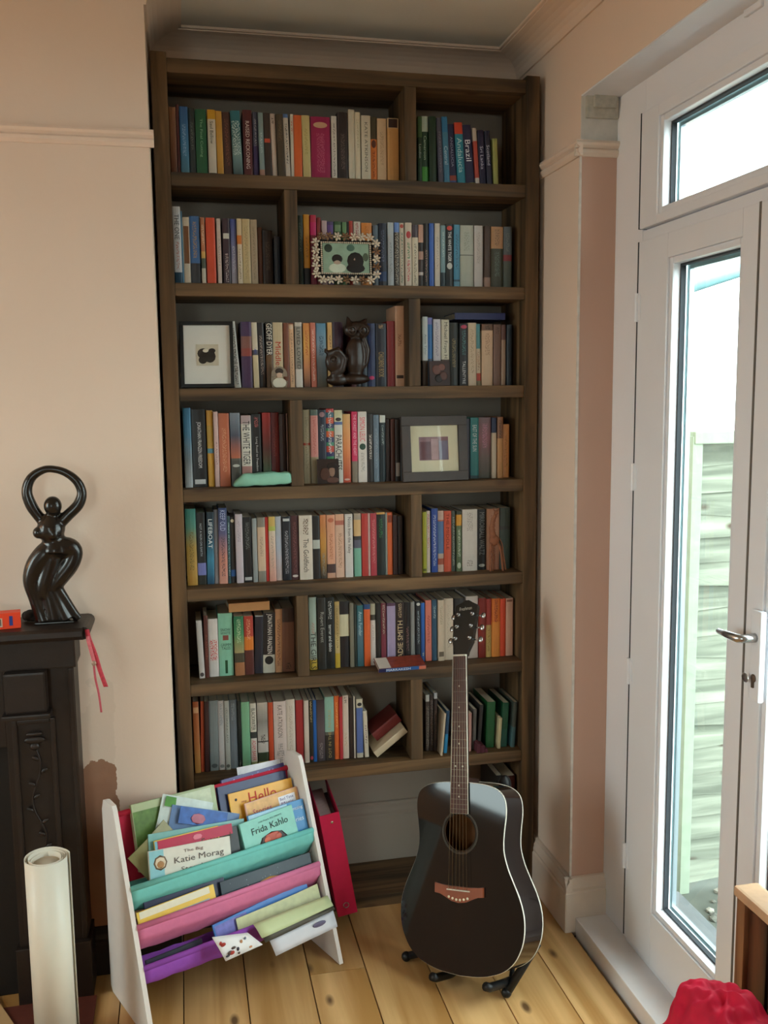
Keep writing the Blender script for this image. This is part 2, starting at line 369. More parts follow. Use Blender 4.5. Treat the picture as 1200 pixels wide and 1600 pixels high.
# window in the rear wall behind the camera
win = struct(empty('window_1', (-1.25, YR-.1, 1.55)))
def wp(name, q, mat):
    o = box(name, *q, mat, win, .003); o.matrix_parent_inverse = Matrix.Translation(-Vector(win.location)); return o
for q in [(WX0,WX0+.06,YR-.13,YR-.07,WZ0,WZ1),(WX1-.06,WX1,YR-.13,YR-.07,WZ0,WZ1),(WX0+.06,WX1-.06,YR-.13,YR-.07,WZ0,WZ0+.06),(WX0+.06,WX1-.06,YR-.13,YR-.07,WZ1-.06,WZ1),(-1.28,-1.22,YR-.13,YR-.07,WZ0+.06,WZ1-.06)]: wp('window_frame', q, M_upvc)
for a,b in ((WX0+.06,-1.28),(-1.22,WX1-.06)): wp('glass_pane', (a,b,YR-.102,YR-.098,WZ0+.06,WZ1-.06), M_glass)

win = struct(empty('window_2', (XL-.1, -1.24, 1.54)))
for q in [(XL-.13,XL-.07,LY0,LY0+.05,LZ0,LZ1),(XL-.13,XL-.07,LY1-.05,LY1,LZ0,LZ1),(XL-.13,XL-.07,LY0+.05,LY1-.05,LZ0,LZ0+.06),(XL-.13,XL-.07,LY0+.05,LY1-.05,LZ1-.06,LZ1),(XL-.13,XL-.07,LY0+.05,LY1-.05,1.52,1.57)]: wp('window_frame', q, M_upvc)
for a,b in ((LZ0+.06,1.52),(1.57,LZ1-.06)): wp('glass_pane', (XL-.102,XL-.098,LY0+.05,LY1-.05,a,b), M_glass)

# ------------------------------------------------------------------ garden outside
M_pave = plain('4c4f48', .9, 0, .35, 14, .5)
struct(box('ground', -14, 14, -14, 14, -.22, -.12, M_pave))
struct(box('door_step', 1.30, 1.56, -1.9, -.1, -.12, -.02, plain('55585a', .9, 0, .25, 20, .4), None, .006))
fence = empty('garden_fence', (2.6, .08, -.12)); tag(fence, 'weathered pale green lap panel fence outside the glass door', 'fence')
M_slat = wood('weathered_slat', '5c6054', '969a8a', 'x', 1.0, .85, .9, .4); M_slat2 = plain('848f7e', .85, 0, .2, 20, .3)
random.seed(5)
slat_me = None
for k in range(19):
    pts = [(0,0),(.016,0),(.006,.098),(0,.098)]
    bm = bmesh.new(); n = 14; rows = []
    for i in range(n+1):
        x = -.93+1.95*i/n; jz = .006*math.sin(i*1.7+k*2.1)+.004*math.sin(i*.9+k)
        rows.append([bm.verts.new((x,-p[0]-.003*(k%2),p[1]+(jz if p[1]<.01 else 0))) for p in pts])
    for i in range(n):
        for q in range(4): bm.faces.new((rows[i][q],rows[i+1][q],rows[i+1][(q+1)%4],rows[i][(q+1)%4]))
    bm.faces.new(rows[0]); bm.faces.new(rows[-1][::-1])
    bm_obj('slat', bm, M_slat, fence, loc=(0,0,.02+k*.080))
for px in (-.955,-.31,.31,1.0): box('batten', px,px+.036,-.045,-.018,0,1.56, M_slat2, fence, .003)
box('top_rail', -.95,1.05,-.05,.02,1.535,1.575, M_slat2, fence, .004)
post = box('fence_post', -.035,.035,-.035,.035,-.02,1.66, M_slat2, None, .004, (1.585,.10,-.10)); post['label'] = 'pale wooden post at the left end of the garden fence'; post['category'] = 'post'
random.seed(3)
gut = tube('gutter', [(2.35,1.5,2.05),(3.3,1.5,2.34)], .035, plain('7aa0a8', .5), None, 8); tag(gut, 'pale blue gutter pipe slanting against the sky outside the door', 'gutter')
bm = bmesh.new(); add_tube(bm, [(2.40,1.5,-.12),(2.40,1.5,2.06)], .03, 8); bm_obj('downpipe', bm, plain('c8d0d0', .5), gut, True)
for k in range(46):
    s = random.uniform(.006,.017)
    bm = bmesh.new(); bmesh.ops.create_icosphere(bm, subdivisions=1, radius=1)
    for v in bm.verts: v.co = Vector((v.co.x*s*random.uniform(.8,1.3), v.co.y*s*random.uniform(.8,1.2), v.co.z*s*.6))
    o = bm_obj('pebble', bm, plain(random.choice(['5a5a52','76746a','4c4c46','88847a']), .9, 0, .2), None, loc=(1.66+random.random()*.65, .02-random.random()*.30, -.12+s*.4))
    tag(o, 'small grey pebble on the ground along the foot of the fence', 'pebble', 'pebbles at the fence')
for k in range(7):
    x = 1.7+random.random()*.5; y = -.05-random.random()*.22
    o = tube('twig', [(x,y,-.113),(x+.09,y+.03*random.uniform(-1,1),-.10),(x+.2,y+.05*random.uniform(-1,1),-.112)], .003, plain('9a8a6a',.9), None, 5)
    tag(o, 'thin dry twig lying on the ground by the fence', 'twig', 'twigs at the fence')
BOOKS = [
 (1,'left',[
  (42.9,18.2,184,0.0,'9a6a48~6a3a26', '', 'brown'),
  (62.5,7.6,193,0.0,'5a2420', '', 'dark red'),
  (71.4,22.5,187,0.0,'2f5f96~3a78a0~4f8090', 'ink 8fb0d0 .25 .7', 'blue'),
  (95.7,16.3,186,0.0,'26302e', 'ink 606a60 .2 .6', 'black-green'),
  (113.8,29.9,183,0.0,'1f5f3a', 'txt "The Final Cutting" 8fb890 .14 .92 .30', 'dark green'),
  (146.9,21.4,182,0.0,'d8a020/.14,d8ccb8/.93,3a3a28/.97,c8b8a0', 'txt "Saul Bellow" 3a3630 .17 .5 .42', 'yellow and white'),
  (171.0,17.4,181,-2.3,'d09a3c', '', 'mustard'),
  (190.2,22.9,179,-3.8,'4a2a20', 'ink 7a4a3a .1 .8', 'dark brown'),
  (215.4,26.2,183,-5.7,'2f7a86~2a5f60~7a9a98~24404c', 'inkw c8dcd8 .15 .65', 'teal'),
  (244.5,25.0,189,0.0,'5a1e22', 'txt "RAISED RECKONING" e0c8c0 .16 .84 .42', 'maroon'),
  (272.2,13.9,184,0.0,'4a4a5e/.5,3a2a5a', 'ink a0a0b0 .1 .5', 'purple-grey'),
  (288.5,13.5,181,-1.9,'8aa0a0/.85,b88a78', 'ink c0d0d0 .3 .6', 'pale blue-grey'),
  (303.4,19.6,182,-2.9,'3a2a22', 'spot d05030 .38 .44', 'dark brown'),
  (325.3,14.0,182,-4.9,'d8c4b4', 'ink 4a4038 .05 .15', 'pale pink'),
  (340.8,20.2,180,-4.7,'4a3c28', 'ink 6a5a40 .1 .4', 'olive brown'),
  (361.9,13.2,181,-4.9,'5a7ab0/.06,d0c4b4', 'ink 4a4440 .15 .75', 'white'),
  (376.9,8.5,182,0.0,'d8ccba', 'ink c05040 .1 .3', 'cream'),
  (386.4,22.7,180,0.0,'e0662a', '', 'orange'),
  (411.5,22.3,180,-2.0,'d0bc80', 'ink b0a060 .2 .6', 'khaki'),
  (435.7,55.4,180,0.0,'a01850', 'circ d0a080 .08 .17;ink c05878 .25 .85', 'crimson'),
  (494.9,15.4,184,0.0,'dcd4c8', 'ink 8a8078 .1 .9', 'white'),
  (513.2,29.0,196,0.0,'2e2220', 'ink 6a5a54 .3 .8', 'black-brown'),
  (544.7,17.5,204,0.0,'d8ccb4', '', 'off-white'),
  (563.2,15.5,197,0.0,'ddd0b4', 'ink c0b090 .1 .5', 'cream'),
  (581.3,26.2,188,0.0,'d8ccb4', 'txt "KATE ATKINSON" 6a6458 .1 .85 .32', 'cream'),
  (608.9,18.7,187,0.0,'4a4028/.33,d8762a', 'circ 5a2a18 .34 .46;ink 8a3a18 .5 .9', 'olive and orange'),
  (629.2,26.4,184,0.0,'dcb890', 'ink c09a78 .2 .7', 'peach'),
  (658.1,33.1,185,0.0,'cfae84/.15,d8a060', 'spot 3a2018 .01 .14', 'tan'),
 ]),
 (1,'right',[
  (748.7,12.4,194,0.0,'4a6a3a/.3,1e3a22', 'txt "London" c0c8b8 .4 .6 .5', 'olive green'),
  (762.1,19.7,197,-0.6,'c8d4c0/.22,1f4028/.72,4a9a3a', 'txt "Cameroon" b0c8a8 .28 .62 .38', 'green'),
  (782.8,20.8,195,-1.3,'1e3a24', '', 'dark green'),
  (812.8,14.7,194,-7.1,'58586a', 'ink 8a8494 .2 .8', 'slate grey'),
  (829.6,16.7,197,-8.8,'2f80b4/.22,4a88a8', 'txt "Central" c0dce8 .42 .68 .6', 'sky blue'),
  (847.3,19.9,177,-9.5,'22264a/.82,a04838/.9,4a5a90', 'txt "ANDALUCIA" 9aa0b8 .2 .68 .36', 'navy'),
  (869.9,23.7,182,-11.7,'d8482a/.18,2a8aa0/.95,a0a040', 'txt "Andalucia" b8e0e0 .24 .78 .6', 'turquoise'),
  (896.7,26.9,177,-14.5,'1e2048/.93,9a9a40', 'txt "Brazil" e8e8f0 .24 .58 .6', 'navy'),
  (925.2,11.7,169,-11.7,'c8b8a8/.22,c05040/.84,d8d0c8', '', 'white and red'),
  (939.0,19.1,164,-9.7,'201e40', 'txt "Sri Lanka" c8c8d8 .28 .68 .5', 'midnight blue'),
  (961.3,16.0,163,-9.9,'22243e/.93,4a5060', 'txt "Scotland" c8c8d8 .25 .6 .55', 'dark navy'),
  (981.0,14.4,142,-4.7,'a8a860', '', 'pale olive'),
 ]),
 (2,'left',[
  (42.9,20.6,213,0.0,'d4d8dc/.84,1f4a66', 'txt "THE ONE" 3a4a54 .1 .42 .62;ink c08a80 .45 .8', 'tall white'),
  (64.4,4.0,202,0.0,'5a8aa8', '', 'pale blue'),
  (69.2,17.7,186,0.0,'d0c0a8', 'spot 7a4a20 .13 .68', 'cream and brown'),
  (88.2,26.6,190,0.0,'3f6aa0/.68,33343a', 'ink b09060 .08 .6', 'blue and black'),
  (117.9,11.1,186,0.0,'c07850/.5,e0b060/.6,50584a/.75,d0c4b0', 'ink e8d0b0 .1 .4', 'pinkish'),
  (132.6,25.4,187,0.0,'e0502a', '', 'orange-red'),
  (162.5,11.2,185,0.0,'d8c4b8', 'ink a09088 .3 .7', 'pale cream'),
  (178.2,20.2,185,0.0,'3a2430', 'spot e0dcd0 .22 .3;ink c0b0b0 .52 .95', 'dark purple'),
  (200.7,16.2,185,0.0,'4a5aa0~a8a0a8', 'ink c0c0d0 .4 .8', 'violet blue'),
  (218.7,12.7,185,0.0,'dcc8a0/.25,d87a2a/.38,dccbb0', 'ink a08a70 .45 .9', 'cream and orange'),
  (232.7,23.1,186,0.0,'d0b888', 'ink b09a70 .1 .9', 'beige'),
  (257.2,18.6,185,0.0,'b8a488', 'ink 9a8a70 .1 .9', 'stone'),
  (278.6,12.8,168,0.0,'6a3e28', '', 'brown'),
  (293.2,27.9,160,0.0,'2e1e18', 'ink 5a4a40 .2 .7', 'blackish brown'),
  (325.7,16.1,143,0.0,'2e3440', '', 'dark slate'),
 ]),
 (2,'right',[
  (391.7,15.3,200,0.0,'24342a', 'ink 5a6a5a .1 .5', 'dark green'),
  (408.9,17.2,203,0.0,'e0982a/.74,1e1c1c', 'ink b07020 .3 .6', 'amber'),
  (428.0,16.8,201,0.0,'c02a4a/.1,d0206a/.28,8a2038', '', 'magenta'),
  (447.6,11.7,195,0.0,'8a2a2a', '', 'dark red'),
  (460.7,15.0,186,0.0,'c8b0b4', '', 'pale pink'),
  (477.1,18.8,185,0.0,'4a3a6a', 'spot 6a4a90 .05 .2', 'purple'),
  (498.3,21.7,186,0.0,'3a5a38', 'spot 7a9a70 .05 .15', 'green'),
  (521.2,12.6,184,0.0,'6a9060', '', 'light green'),
  (534.9,6.1,186,0.0,'2a2a24', '', 'black'),
  (541.9,10.6,188,0.0,'b03a2a', '', 'red'),
  (555.1,20.3,187,0.0,'d0c4b4', 'ink a04050 .02 .3', 'white speckled'),
  (578.5,30.6,184,0.0,'d8863a', 'ink b86a28 .05 .3', 'orange'),
  (611.7,14.3,177,0.0,'5a6a78', '', 'blue-grey'),
  (629.6,22.6,184,0.0,'1e2438/.75,1e3a6a/.9,1a1c28', 'ink 5a6480 .1 .6', 'navy'),
  (656.3,17.5,187,0.0,'b8c0c4', 'ink 90989c .3 .8', 'silver'),
  (675.9,14.5,187,0.0,'6a8ac8/.15,3a342e', 'inkw b0a898 .15 .95', 'black and blue'),
  (692.0,14.5,187,0.0,'d8ccb8', 'circ c05040 .02 .08;ink 5a7a6a .15 .95', 'cream'),
  (708.1,19.2,187,0.0,'d8c8b4', 'circ c03a3a .13 .24;ink 4a8a5a .3 .55;ink c84050 .58 .9', 'cream red and green'),
  (728.9,17.7,181,0.0,'4a4048/.2,d8ccb4', 'ink 8a7a68 .3 .95', 'cream'),
  (748.2,14.6,182,0.0,'c89a84/.28,2a2220/.42,b08a7a/.55,3a2c2a/.75,c0b0a8/.8,2a2220', '', 'dark and pink'),
  (764.9,15.2,187,0.0,'24201e', 'ink 8a6a5a .4 .9', 'black'),
  (782.2,13.7,188,0.0,'3a64b8', '', 'bright blue'),
  (799.0,15.8,188,0.0,'d4c8b8', 'ink b0a498 .2 .7', 'cream'),
  (816.4,14.3,182,0.0,'7a9aa0/.75,2a3a40', 'ink b0c8c8 .1 .5', 'teal-grey'),
  (832.3,22.8,187,0.0,'1a2022', 'circ d04030 .03 .1;txt "THE WHITE TIGER" e8e8e4 .12 .58 .42;circ c8c8c0 .6 .7', 'black'),
  (857.2,19.1,186,0.0,'4a90b0/.86,2a4a5a/.89,5a90a8', 'ink 2a5a78 .15 .7', 'light blue'),
  (877.4,41.1,185,0.0,'b8bcae/.465,4a4a44/.475,b4b8a8', 'ink 9aa090 .1 .4', 'pale grey'),
  (921.7,26.9,185,0.0,'ccc4be', 'ink b0a8a0 .1 .6', 'whitish grey'),
  (951.8,18.9,184,0.0,'4a3428/.82,9a7a6a', '', 'dark brown'),
  (972.3,37.4,182,0.0,'b88a60/.35,40402e', 'ink 8a6a4a .04 .3;ink 607060 .4 .8', 'tan and olive'),
  (1011.8,26.1,183,0.0,'5a6468/.45,8a3a40/.55,58625a', 'ink 7a8080 .1 .4', 'slate and red'),
 ]),
 (3,'left',[
  (197.1,21.0,188,-13.1,'c8c4bc', 'txtu "ED BURNS CORNER" 3a3a38 .1 .75 .6;ink 4a4a48 .72 .95', 'grey and black'),
  (220.9,30.3,188,0.0,'4a3058/.22,8a5a50/.4,9a4a40/.52,4a2c50', '', 'purple'),
  (254.9,15.7,186,-3.3,'d8ccb4/.42,4a4858/.5,dcc8a0', 'ink 3a4a90 .38 .48', 'cream'),
  (272.4,18.5,186,-4.7,'2a2222', 'ink 9a8a80 .2 .8', 'black'),
  (292.3,19.0,187,0.0,'2e2620/.5,6a4a28', 'txt "GEOFF DYER" e8e0d0 .02 .5 .8', 'brown'),
  (313.1,28.9,187,0.0,'cdbb98', 'txt "Middlesex" b83020 .3 .85 .55', 'cream lettered in red'),
  (343.4,15.4,185,0.0,'7a4228', '', 'rust brown'),
  (360.7,14.1,185,-1.5,'8a4a30/.02,dcb088', 'circ e0c8b0 .03 .1;ink 9a7a5a .15 .95', 'apricot'),
  (376.6,20.2,187,0.0,'cfc8bc/.06,9a9488/.72,d8d0c4', 'txt "LIVED LOVED" 3a3a36 .08 .72 .5', 'white and grey'),
  (401.1,19.3,185,0.0,'d88a4a~e0a850~d89060~5a3424', 'ink c05a30 .1 .5', 'orange and yellow'),
  (422.8,15.6,186,-2.0,'c8705a', 'ink e0c0b0 .1 .9', 'salmon'),
  (439.8,29.4,185,0.0,'5a90b0~8aa0b0~6a6658', 'ink 3a5a70 .2 .5', 'light blue'),
  (472.6,13.3,187,0.0,'dcb070', 'ink 8a5a30 .2 .4', 'honey'),
  (486.9,30.1,188,0.0,'3a2438', '', 'aubergine'),
  (541.6,13.9,183,0.0,'6a2e2a', '', 'dark red'),
  (556.5,15.0,183,0.0,'3a3a40', '', 'charcoal'),
  (573.5,17.0,183,0.0,'5a7080/.3,3a4450', '', 'blue-grey'),
  (592.5,22.1,185,0.0,'22305a', 'circ d0306a .83 .89', 'dark blue'),
  (616.6,31.2,185,0.0,'1a1a28', 'ink c0a070 .02 .08;txt "CHILDRENS BOOK" c0a068 .45 .85 .5', 'black'),
  (650.8,23.3,192,0.0,'8a1e20', '', 'red'),
  (675.1,26.6,236,0.0,'d8a888', 'ink 9a6a50 .35 .5;spot 3a2a20 .86 .9', 'tall peach'),
 ]),
 (3,'right',[
  (758.3,16.5,205,0.0,'ccd4d4/.63,4a3a30', 'txt "Anne Tyler" 7a9090 .25 .6 .5', 'white'),
  (775.8,14.4,203,0.0,'7a7ab8/.1,2f70b0/.6,3a4a60', '', 'blue and white'),
  (792.8,22.7,198,0.0,'d0ccd4/.62,5a4a44', 'ink 9a98b0 .05 .55', 'lilac white'),
  (817.6,23.9,197,0.0,'d8d4c0/.6,5a4a40', 'txt "Michael Frayn H" 4a4840 .04 .58 .55', 'ivory'),
  (843.6,27.1,188,0.0,'20241e', 'ink 8a7a50 .25 .7', 'black and gold'),
  (873.8,26.2,185,0.0,'1e2024', 'circ c03a5a .02 .08;ink 4a7a7a .1 .5;txt "TALLENTYRE" c8c8c8 .6 .97 .35', 'black'),
  (902.0,26.3,188,-1.7,'d8c4a8', 'ink b09a80 .1 .8', 'cream'),
  (930.9,12.7,185,-3.9,'5a98a0/.4,d0bca0/.8,c04a38/.92,8a7a5a', 'ink a07a6a .45 .75', 'teal and cream'),
  (945.7,34.4,184,0.0,'7a5a48/.1,d8b898', 'ink 3a2a20 .02 .09;ink b08a70 .15 .5', 'beige'),
  (982.8,24.5,183,0.0,'7a5a4c', 'ink 4a3028 .04 .15', 'taupe'),
  (1008.8,12.8,183,0.0,'6a4840/.25,a88a74', '', 'brown'),
  (1024.8,15.0,183,0.0,'26303a', '', 'dark blue-green'),
 ]),
 (4,'left',[
  (50.1,21.5,229,0.0,'3a7aa0~4a80a0~7a8488~b0b8bc', '', 'blue'),
  (73.8,38.3,224,0.0,'1c1c1e', 'txt "JONATHAN FRANZEN FREEDOM" d8d8d8 .16 .75 .36;spot c8c8c8 .9 .96', 'thick black'),
  (116.1,17.7,221,0.0,'c8902e/.2,b8923a/.5,5a90a0/.56,d09a34', '', 'ochre'),
  (135.1,12.9,217,0.0,'d8b4ac', 'ink a07a78 .4 .7', 'pale pink'),
  (149.7,29.8,212,0.0,'c06a48', 'ink d89a78 .2 .8', 'terracotta'),
  (182.7,28.2,213,0.0,'8a94a0~4a5060~c06a48/.62,5a5850/.65,4a4a44', 'circ c0c0b8 .7 .74', 'grey-blue'),
  (214.0,28.3,205,0.0,'b8a0a0/.12,dcd8cc/.72,b08078', 'txt "THE WHITE TIGER" 1a1a1a .08 .7 .7', 'white with black lettering'),
  (244.1,27.5,208,0.0,'161616', 'ink b86060 .04 .18;txt "Long Road to Freedom" c8c8c8 .32 .8 .28', 'black'),
  (275.2,23.6,212,0.0,'b02a22~5a2a20~2a6a48', '', 'red and green'),
  (300.2,23.2,212,0.0,'6a1818', 'ink 8a3030 .2 .6', 'dark red'),
  (324.3,18.3,207,0.0,'3a2420', '', 'dark brown'),
  (345.3,4.0,209,0.0,'7a5240', '', 'thin brown'),
 ]),
 (4,'right',[
  (395.4,20.3,219,0.0,'a89c80/.45,a83a2a/.48,a89c80', 'ink 8a7e64 .1 .8', 'stone'),
  (416.6,21.8,219,0.0,'5a6a60/.08,d08a80/.64,a09070', 'ink c06a60 .1 .6', 'pink-labelled'),
  (439.8,22.3,218,0.0,'22283a', 'circ a07a80 .03 .1;ink a0a8b0 .2 .42', 'dark navy'),
  (463.0,22.4,221,0.0,'c03a3a/.05,2a5a6a/.12,d0502a/.2,2a2a5a/.26,3a8a5a/.3,d8602a/.38,2a2a5a/.45,3a8a6a/.5,c8402a/.58,2a2a60/.64,3a8a5a/.68,e0602a/.78,28285a', 'ink d8d8d8 .02 .6', 'rainbow striped'),
  (487.7,23.9,216,0.0,'d8d0a8/.16,5a6aa0/.2,d8d4c8', 'circ 3a2a24 .1 .15;txt "PARACHUTES" 141414 .34 .82 .75', 'white'),
  (513.5,23.0,204,0.0,'e0b070~e08a50~c84a30', 'circ e0b0a0 .94 .97', 'orange'),
  (540.1,16.6,211,0.0,'d02a58/.7,8a7a68', 'txt "THE FOREST AND THE HEART" f0b0c0 .04 .62 .5', 'crimson'),
  (558.7,26.3,211,0.0,'dcd2c8', 'txt "SIMON LELIC" e05060 .08 .42 .6;circ 2a4a3a .45 .54;ink a8a098 .58 .85', 'white lettered in red'),
  (587.0,17.8,203,0.0,'221c1c', 'ink c8c0b8 .3 .66', 'black'),
  (605.8,16.8,200,0.0,'6a7a88', 'ink 8a98a4 .2 .8', 'grey-blue'),
  (624.7,16.8,199,0.0,'d0d0c8/.11,16262c', 'ink 8a9898 .15 .45', 'dark teal'),
  (643.1,13.8,187,0.0,'3a2824', '', 'dark brown'),
  (658.4,11.8,187,0.0,'4a2820', '', 'mahogany'),
  (671.7,14.9,186,0.0,'2a201c', 'spot 9a8a80 .7 .92', 'blackish'),
  (688.7,19.6,188,0.0,'4a4a52', '', 'grey'),
  (710.4,22.8,187,0.0,'6a3030', '', 'maroon'),
  (735.2,21.8,187,0.0,'3a4a5a', '', 'steel blue'),
  (759.1,26.1,186,0.0,'8a7a60', '', 'khaki'),
  (787.2,18.8,186,0.0,'4a3a30', '', 'umber'),
  (808.1,24.1,186,0.0,'2a3a34', '', 'forest green'),
  (834.4,24.2,185,0.0,'8a5a40', '', 'sienna'),
  (860.7,25.4,185,0.0,'5a5a62', '', 'ash grey'),
  (888.2,19.1,184,0.0,'2a2a3a', '', 'ink blue'),
  (910.0,26.1,187,0.0,'2a7a7a/.95,2a4a50', 'txt "EAST OF THE SUN" d0d8d8 .12 .55 .5', 'teal'),
  (937.1,38.5,187,0.0,'7a6468~8a5a64~6a5a54~4a4a40', 'ink b87a90 .1 .5', 'mauve grey'),
  (976.7,14.0,186,0.0,'26304e/.25,c8b8a0', '', 'navy and cream'),
  (994.5,18.3,188,0.0,'8a5a3a/.35,c08a54', 'ink 3a2a1a .05 .35', 'tan'),
  (1013.9,21.1,165,0.0,'c8864a', 'ink a06a38 .2 .8', 'light orange'),
 ]),
 (5,'left',[
  (45.7,29.3,226,0.0,'3a8a80~5a9080~b09048~c09a50~c09040', 'ink 7a6a3a .3 .8', 'teal and mustard'),
  (76.3,24.5,213,0.0,'1a1c1c/.7,7a80c0/.87,2a2a24', 'txt "NOT A NUN ON EARTH" b0b8c0 .15 .6 .25', 'black and lavender'),
  (102.2,20.6,214,4.3,'16303e~1a3a4e~3a88a8~1f4a6a', 'txt "LIFEBOAT" e0e8e8 .1 .5 .55', 'sea blue'),
  (124.1,12.6,220,3.3,'5a5a60~8a8488', '', 'grey'),
  (137.6,24.3,225,2.8,'34487a~5a5a80~d08a78~d89a88', 'txt "KEEP OLD" b8c0e0 .03 .3 .6;ink 5a4a50 .38 .9', 'blue and pink'),
  (163.3,7.7,201,1.9,'2a4a50', 'ink a0c0c0 .1 .9', 'dark teal'),
  (171.8,14.0,196,1.4,'241e1c/.8,2a5a9a/.9,2a2428', 'circ e0d0b0 .03 .08', 'black'),
  (187.7,20.9,205,0.0,'c8bcc4', 'ink a89aa8 .1 .4', 'pale lilac'),
  (209.9,25.9,195,0.0,'161618', 'ink 6a7070 .08 .5;spot c0c0c0 .92 .97', 'black'),
  (236.7,13.7,191,0.0,'9aa0a0', '', 'grey'),
  (251.8,22.9,193,0.0,'8a8478/.15,d8bca0/.83,8a8478', 'ink b09a88 .3 .6', 'grey and peach'),
  (275.6,9.2,193,0.0,'c83028', '', 'red'),
  (285.3,19.3,194,0.0,'d0b060/.15,b8c058/.22,dcccb8~dca090', 'ink b0a090 .3 .8', 'cream pink and yellow'),
  (306.0,18.0,193,0.0,'b8bcc4~b0b8c8~c8b0a8', '', 'pale blue-white'),
  (325.8,24.1,192,0.0,'161a24', 'spot c8c8c8 .03 .07;ink a0a0a8 .22 .9', 'black'),
  (350.8,23.2,194,0.0,'4a2426', 'ink 7a4a4a .1 .9;circ d8c8c0 .92 .96', 'dark maroon'),
  (375.5,39.2,194,0.0,'d8ccbc', 'txt "The Goldfinch" 3a3430 .36 .88 .4;ink 5a3a28 .05 .3', 'thick ivory'),
  (416.1,21.1,191,0.0,'1e1a18/.38,b8bcb4/.52,201c1a', '', 'black'),
  (438.7,18.4,193,0.0,'c87a4a~c08a3a~2a2622', 'ink 8a8a80 .6 .95', 'orange and black'),
  (459.4,25.0,192,0.0,'d89a78~dca080/.78,4a3430/.92,c8967a', 'circ c06a4a .05 .12;ink b07050 .3 .7', 'peach and brown'),
  (485.8,26.6,193,0.0,'dca888/.1,b86a58/.17,d8b098', 'ink a88068 .3 .85', 'peach'),
  (514.3,23.3,193,0.0,'d4ccc4', 'txt "Notes from the Valley" 4a4440 .05 .62 .55', 'white'),
  (542.6,21.5,193,0.0,'a89a88/.1,d8b07a/.36,3a3434/.42,5a5a6a/.55,7ab098', '', 'cream black and mint'),
  (566.2,19.5,192,0.0,'b83830', '', 'red'),
  (586.2,5.7,192,0.0,'c8a8a0', '', 'thin pink'),
  (592.8,19.0,192,0.0,'b03a44', 'ink d08080 .1 .8', 'rose red'),
  (612.9,26.3,193,0.0,'d8a050/.03,1a201c', 'ink 3a7a4a .1 .4', 'black with yellow'),
  (639.8,5.7,192,0.0,'8a9088', '', 'thin grey'),
  (646.0,15.6,192,0.0,'d8622a', 'spot 8a3a20 .04 .16', 'orange'),
  (663.1,13.5,184,0.0,'3a2222', '', 'dark maroon'),
  (678.7,14.6,180,0.0,'2a2020', '', 'dark brown'),
 ]),
 (5,'right',[
  (756.2,12.6,190,0.0,'b8b83a', 'spot 6a6a2a .93 .97', 'yellow-green'),
  (769.9,10.6,192,0.0,'d8c8b8', 'ink c05a5a .05 .6', 'white and pink'),
  (784.7,20.1,199,0.0,'2f4ea0', 'ink c0c8e0 .1 .9', 'blue'),
  (805.9,18.6,191,0.0,'d0b0a0/.15,c86a50/.17,5a7aa8/.7,c8b0a0/.78,b05a40/.88,d0b0a0', '', 'cream and blue'),
  (825.0,22.9,190,0.0,'d85a3c', 'txt "THE MIDDLE" 7a2a1a .04 .8 .4', 'coral red'),
  (848.9,12.8,190,0.0,'4a524a', 'ink a0a898 .1 .9', 'dark grey'),
  (862.8,16.6,189,0.0,'3a4030/.06,d8982a/.24,5a6a4a', 'ink c8d0b8 .3 .75;circ c0c8b0 .85 .95', 'olive with yellow'),
  (882.1,47.9,193,0.0,'d4ccc2', 'ink b0a49c .05 .35;ink 9a8e86 .82 .92', 'thick white'),
  (932.7,28.7,191,0.0,'161616', 'txt "MIRRORBALL WALTZ" 7a7a78 .05 .75 .55;circ a8a8a0 .9 .95', 'black'),
  (961.9,39.7,192,0.0,'b07a5c~b88468~a87058', 'ink 8a4a34 .1 .9', 'terracotta pink'),
  (1003.8,33.9,194,0.0,'3a443c/.3,3a3838/.36,3c4a42', '', 'dark grey-green'),
 ]),
 (6,'left',[
  (69.6,16.3,175,-5.0,'c4bcb8', 'circ 4a4040 .9 .97', 'white, short'),
  (86.8,12.2,189,0.0,'5a2c24', 'ink 8a4a3a .3 .7', 'maroon'),
  (99.5,28.1,176,0.0,'d4cdc8', 'inkw c83a38 .36 .72', 'white with red lettering'),
  (129.0,42.0,191,0.0,'8ac4a8', 'txtf "SNOW^WHITE" 3a5a50 .24 .34 .7;spotr 8a4a40 .35 .43;txtf "GRIMM^TALES" 3a5a50 .48 .58 .7;bar 1a4a2a .75 .96', 'mint green'),
  (174.6,28.5,181,0.0,'1f6a4a~4a8a5a~a8986a/.62,4a4434/.78,a8704a', 'ink b0c8a0 .05 .45', 'green and brown'),
  (204.4,27.2,179,0.0,'b03a2c/.35,d87a2a/.58,5a2a24', 'ink e0a080 .05 .4', 'red and orange'),
  (233.0,24.1,177,5.5,'c8ccd0/.01,24222e', '', 'dark navy'),
  (258.0,35.3,185,5.0,'201818/.7,c0bcae', 'txt "JONATHAN FRANZEN" e0d8d0 .02 .68 .5;circ 1a1a1a .72 .86', 'black'),
  (294.7,21.0,195,4.0,'c0906a', 'ink 7a4a34 .15 .9', 'tan'),
  (316.7,36.1,196,1.8,'3a2620/.22,7a5240', 'ink 3a2a24 .86 .96', 'brown'),
 ]),
 (6,'right',[
  (400.5,22.3,225,0.0,'a8bcb0~b0bcae/.86,c8a83a', 'txt "THE GIRLS" 3a342c .48 .99 .7;ink c09080 .35 .5', 'pale green'),
  (424.7,25.7,223,0.0,'2a2826/.02,26241f', 'txt "Rupert Everett" a0a098 .2 .62 .55', 'charcoal'),
  (451.8,24.9,221,0.0,'121614', 'txt "terror and taboo" e0e4e0 .38 .76 .4;ink c0c4c0 .05 .3', 'black'),
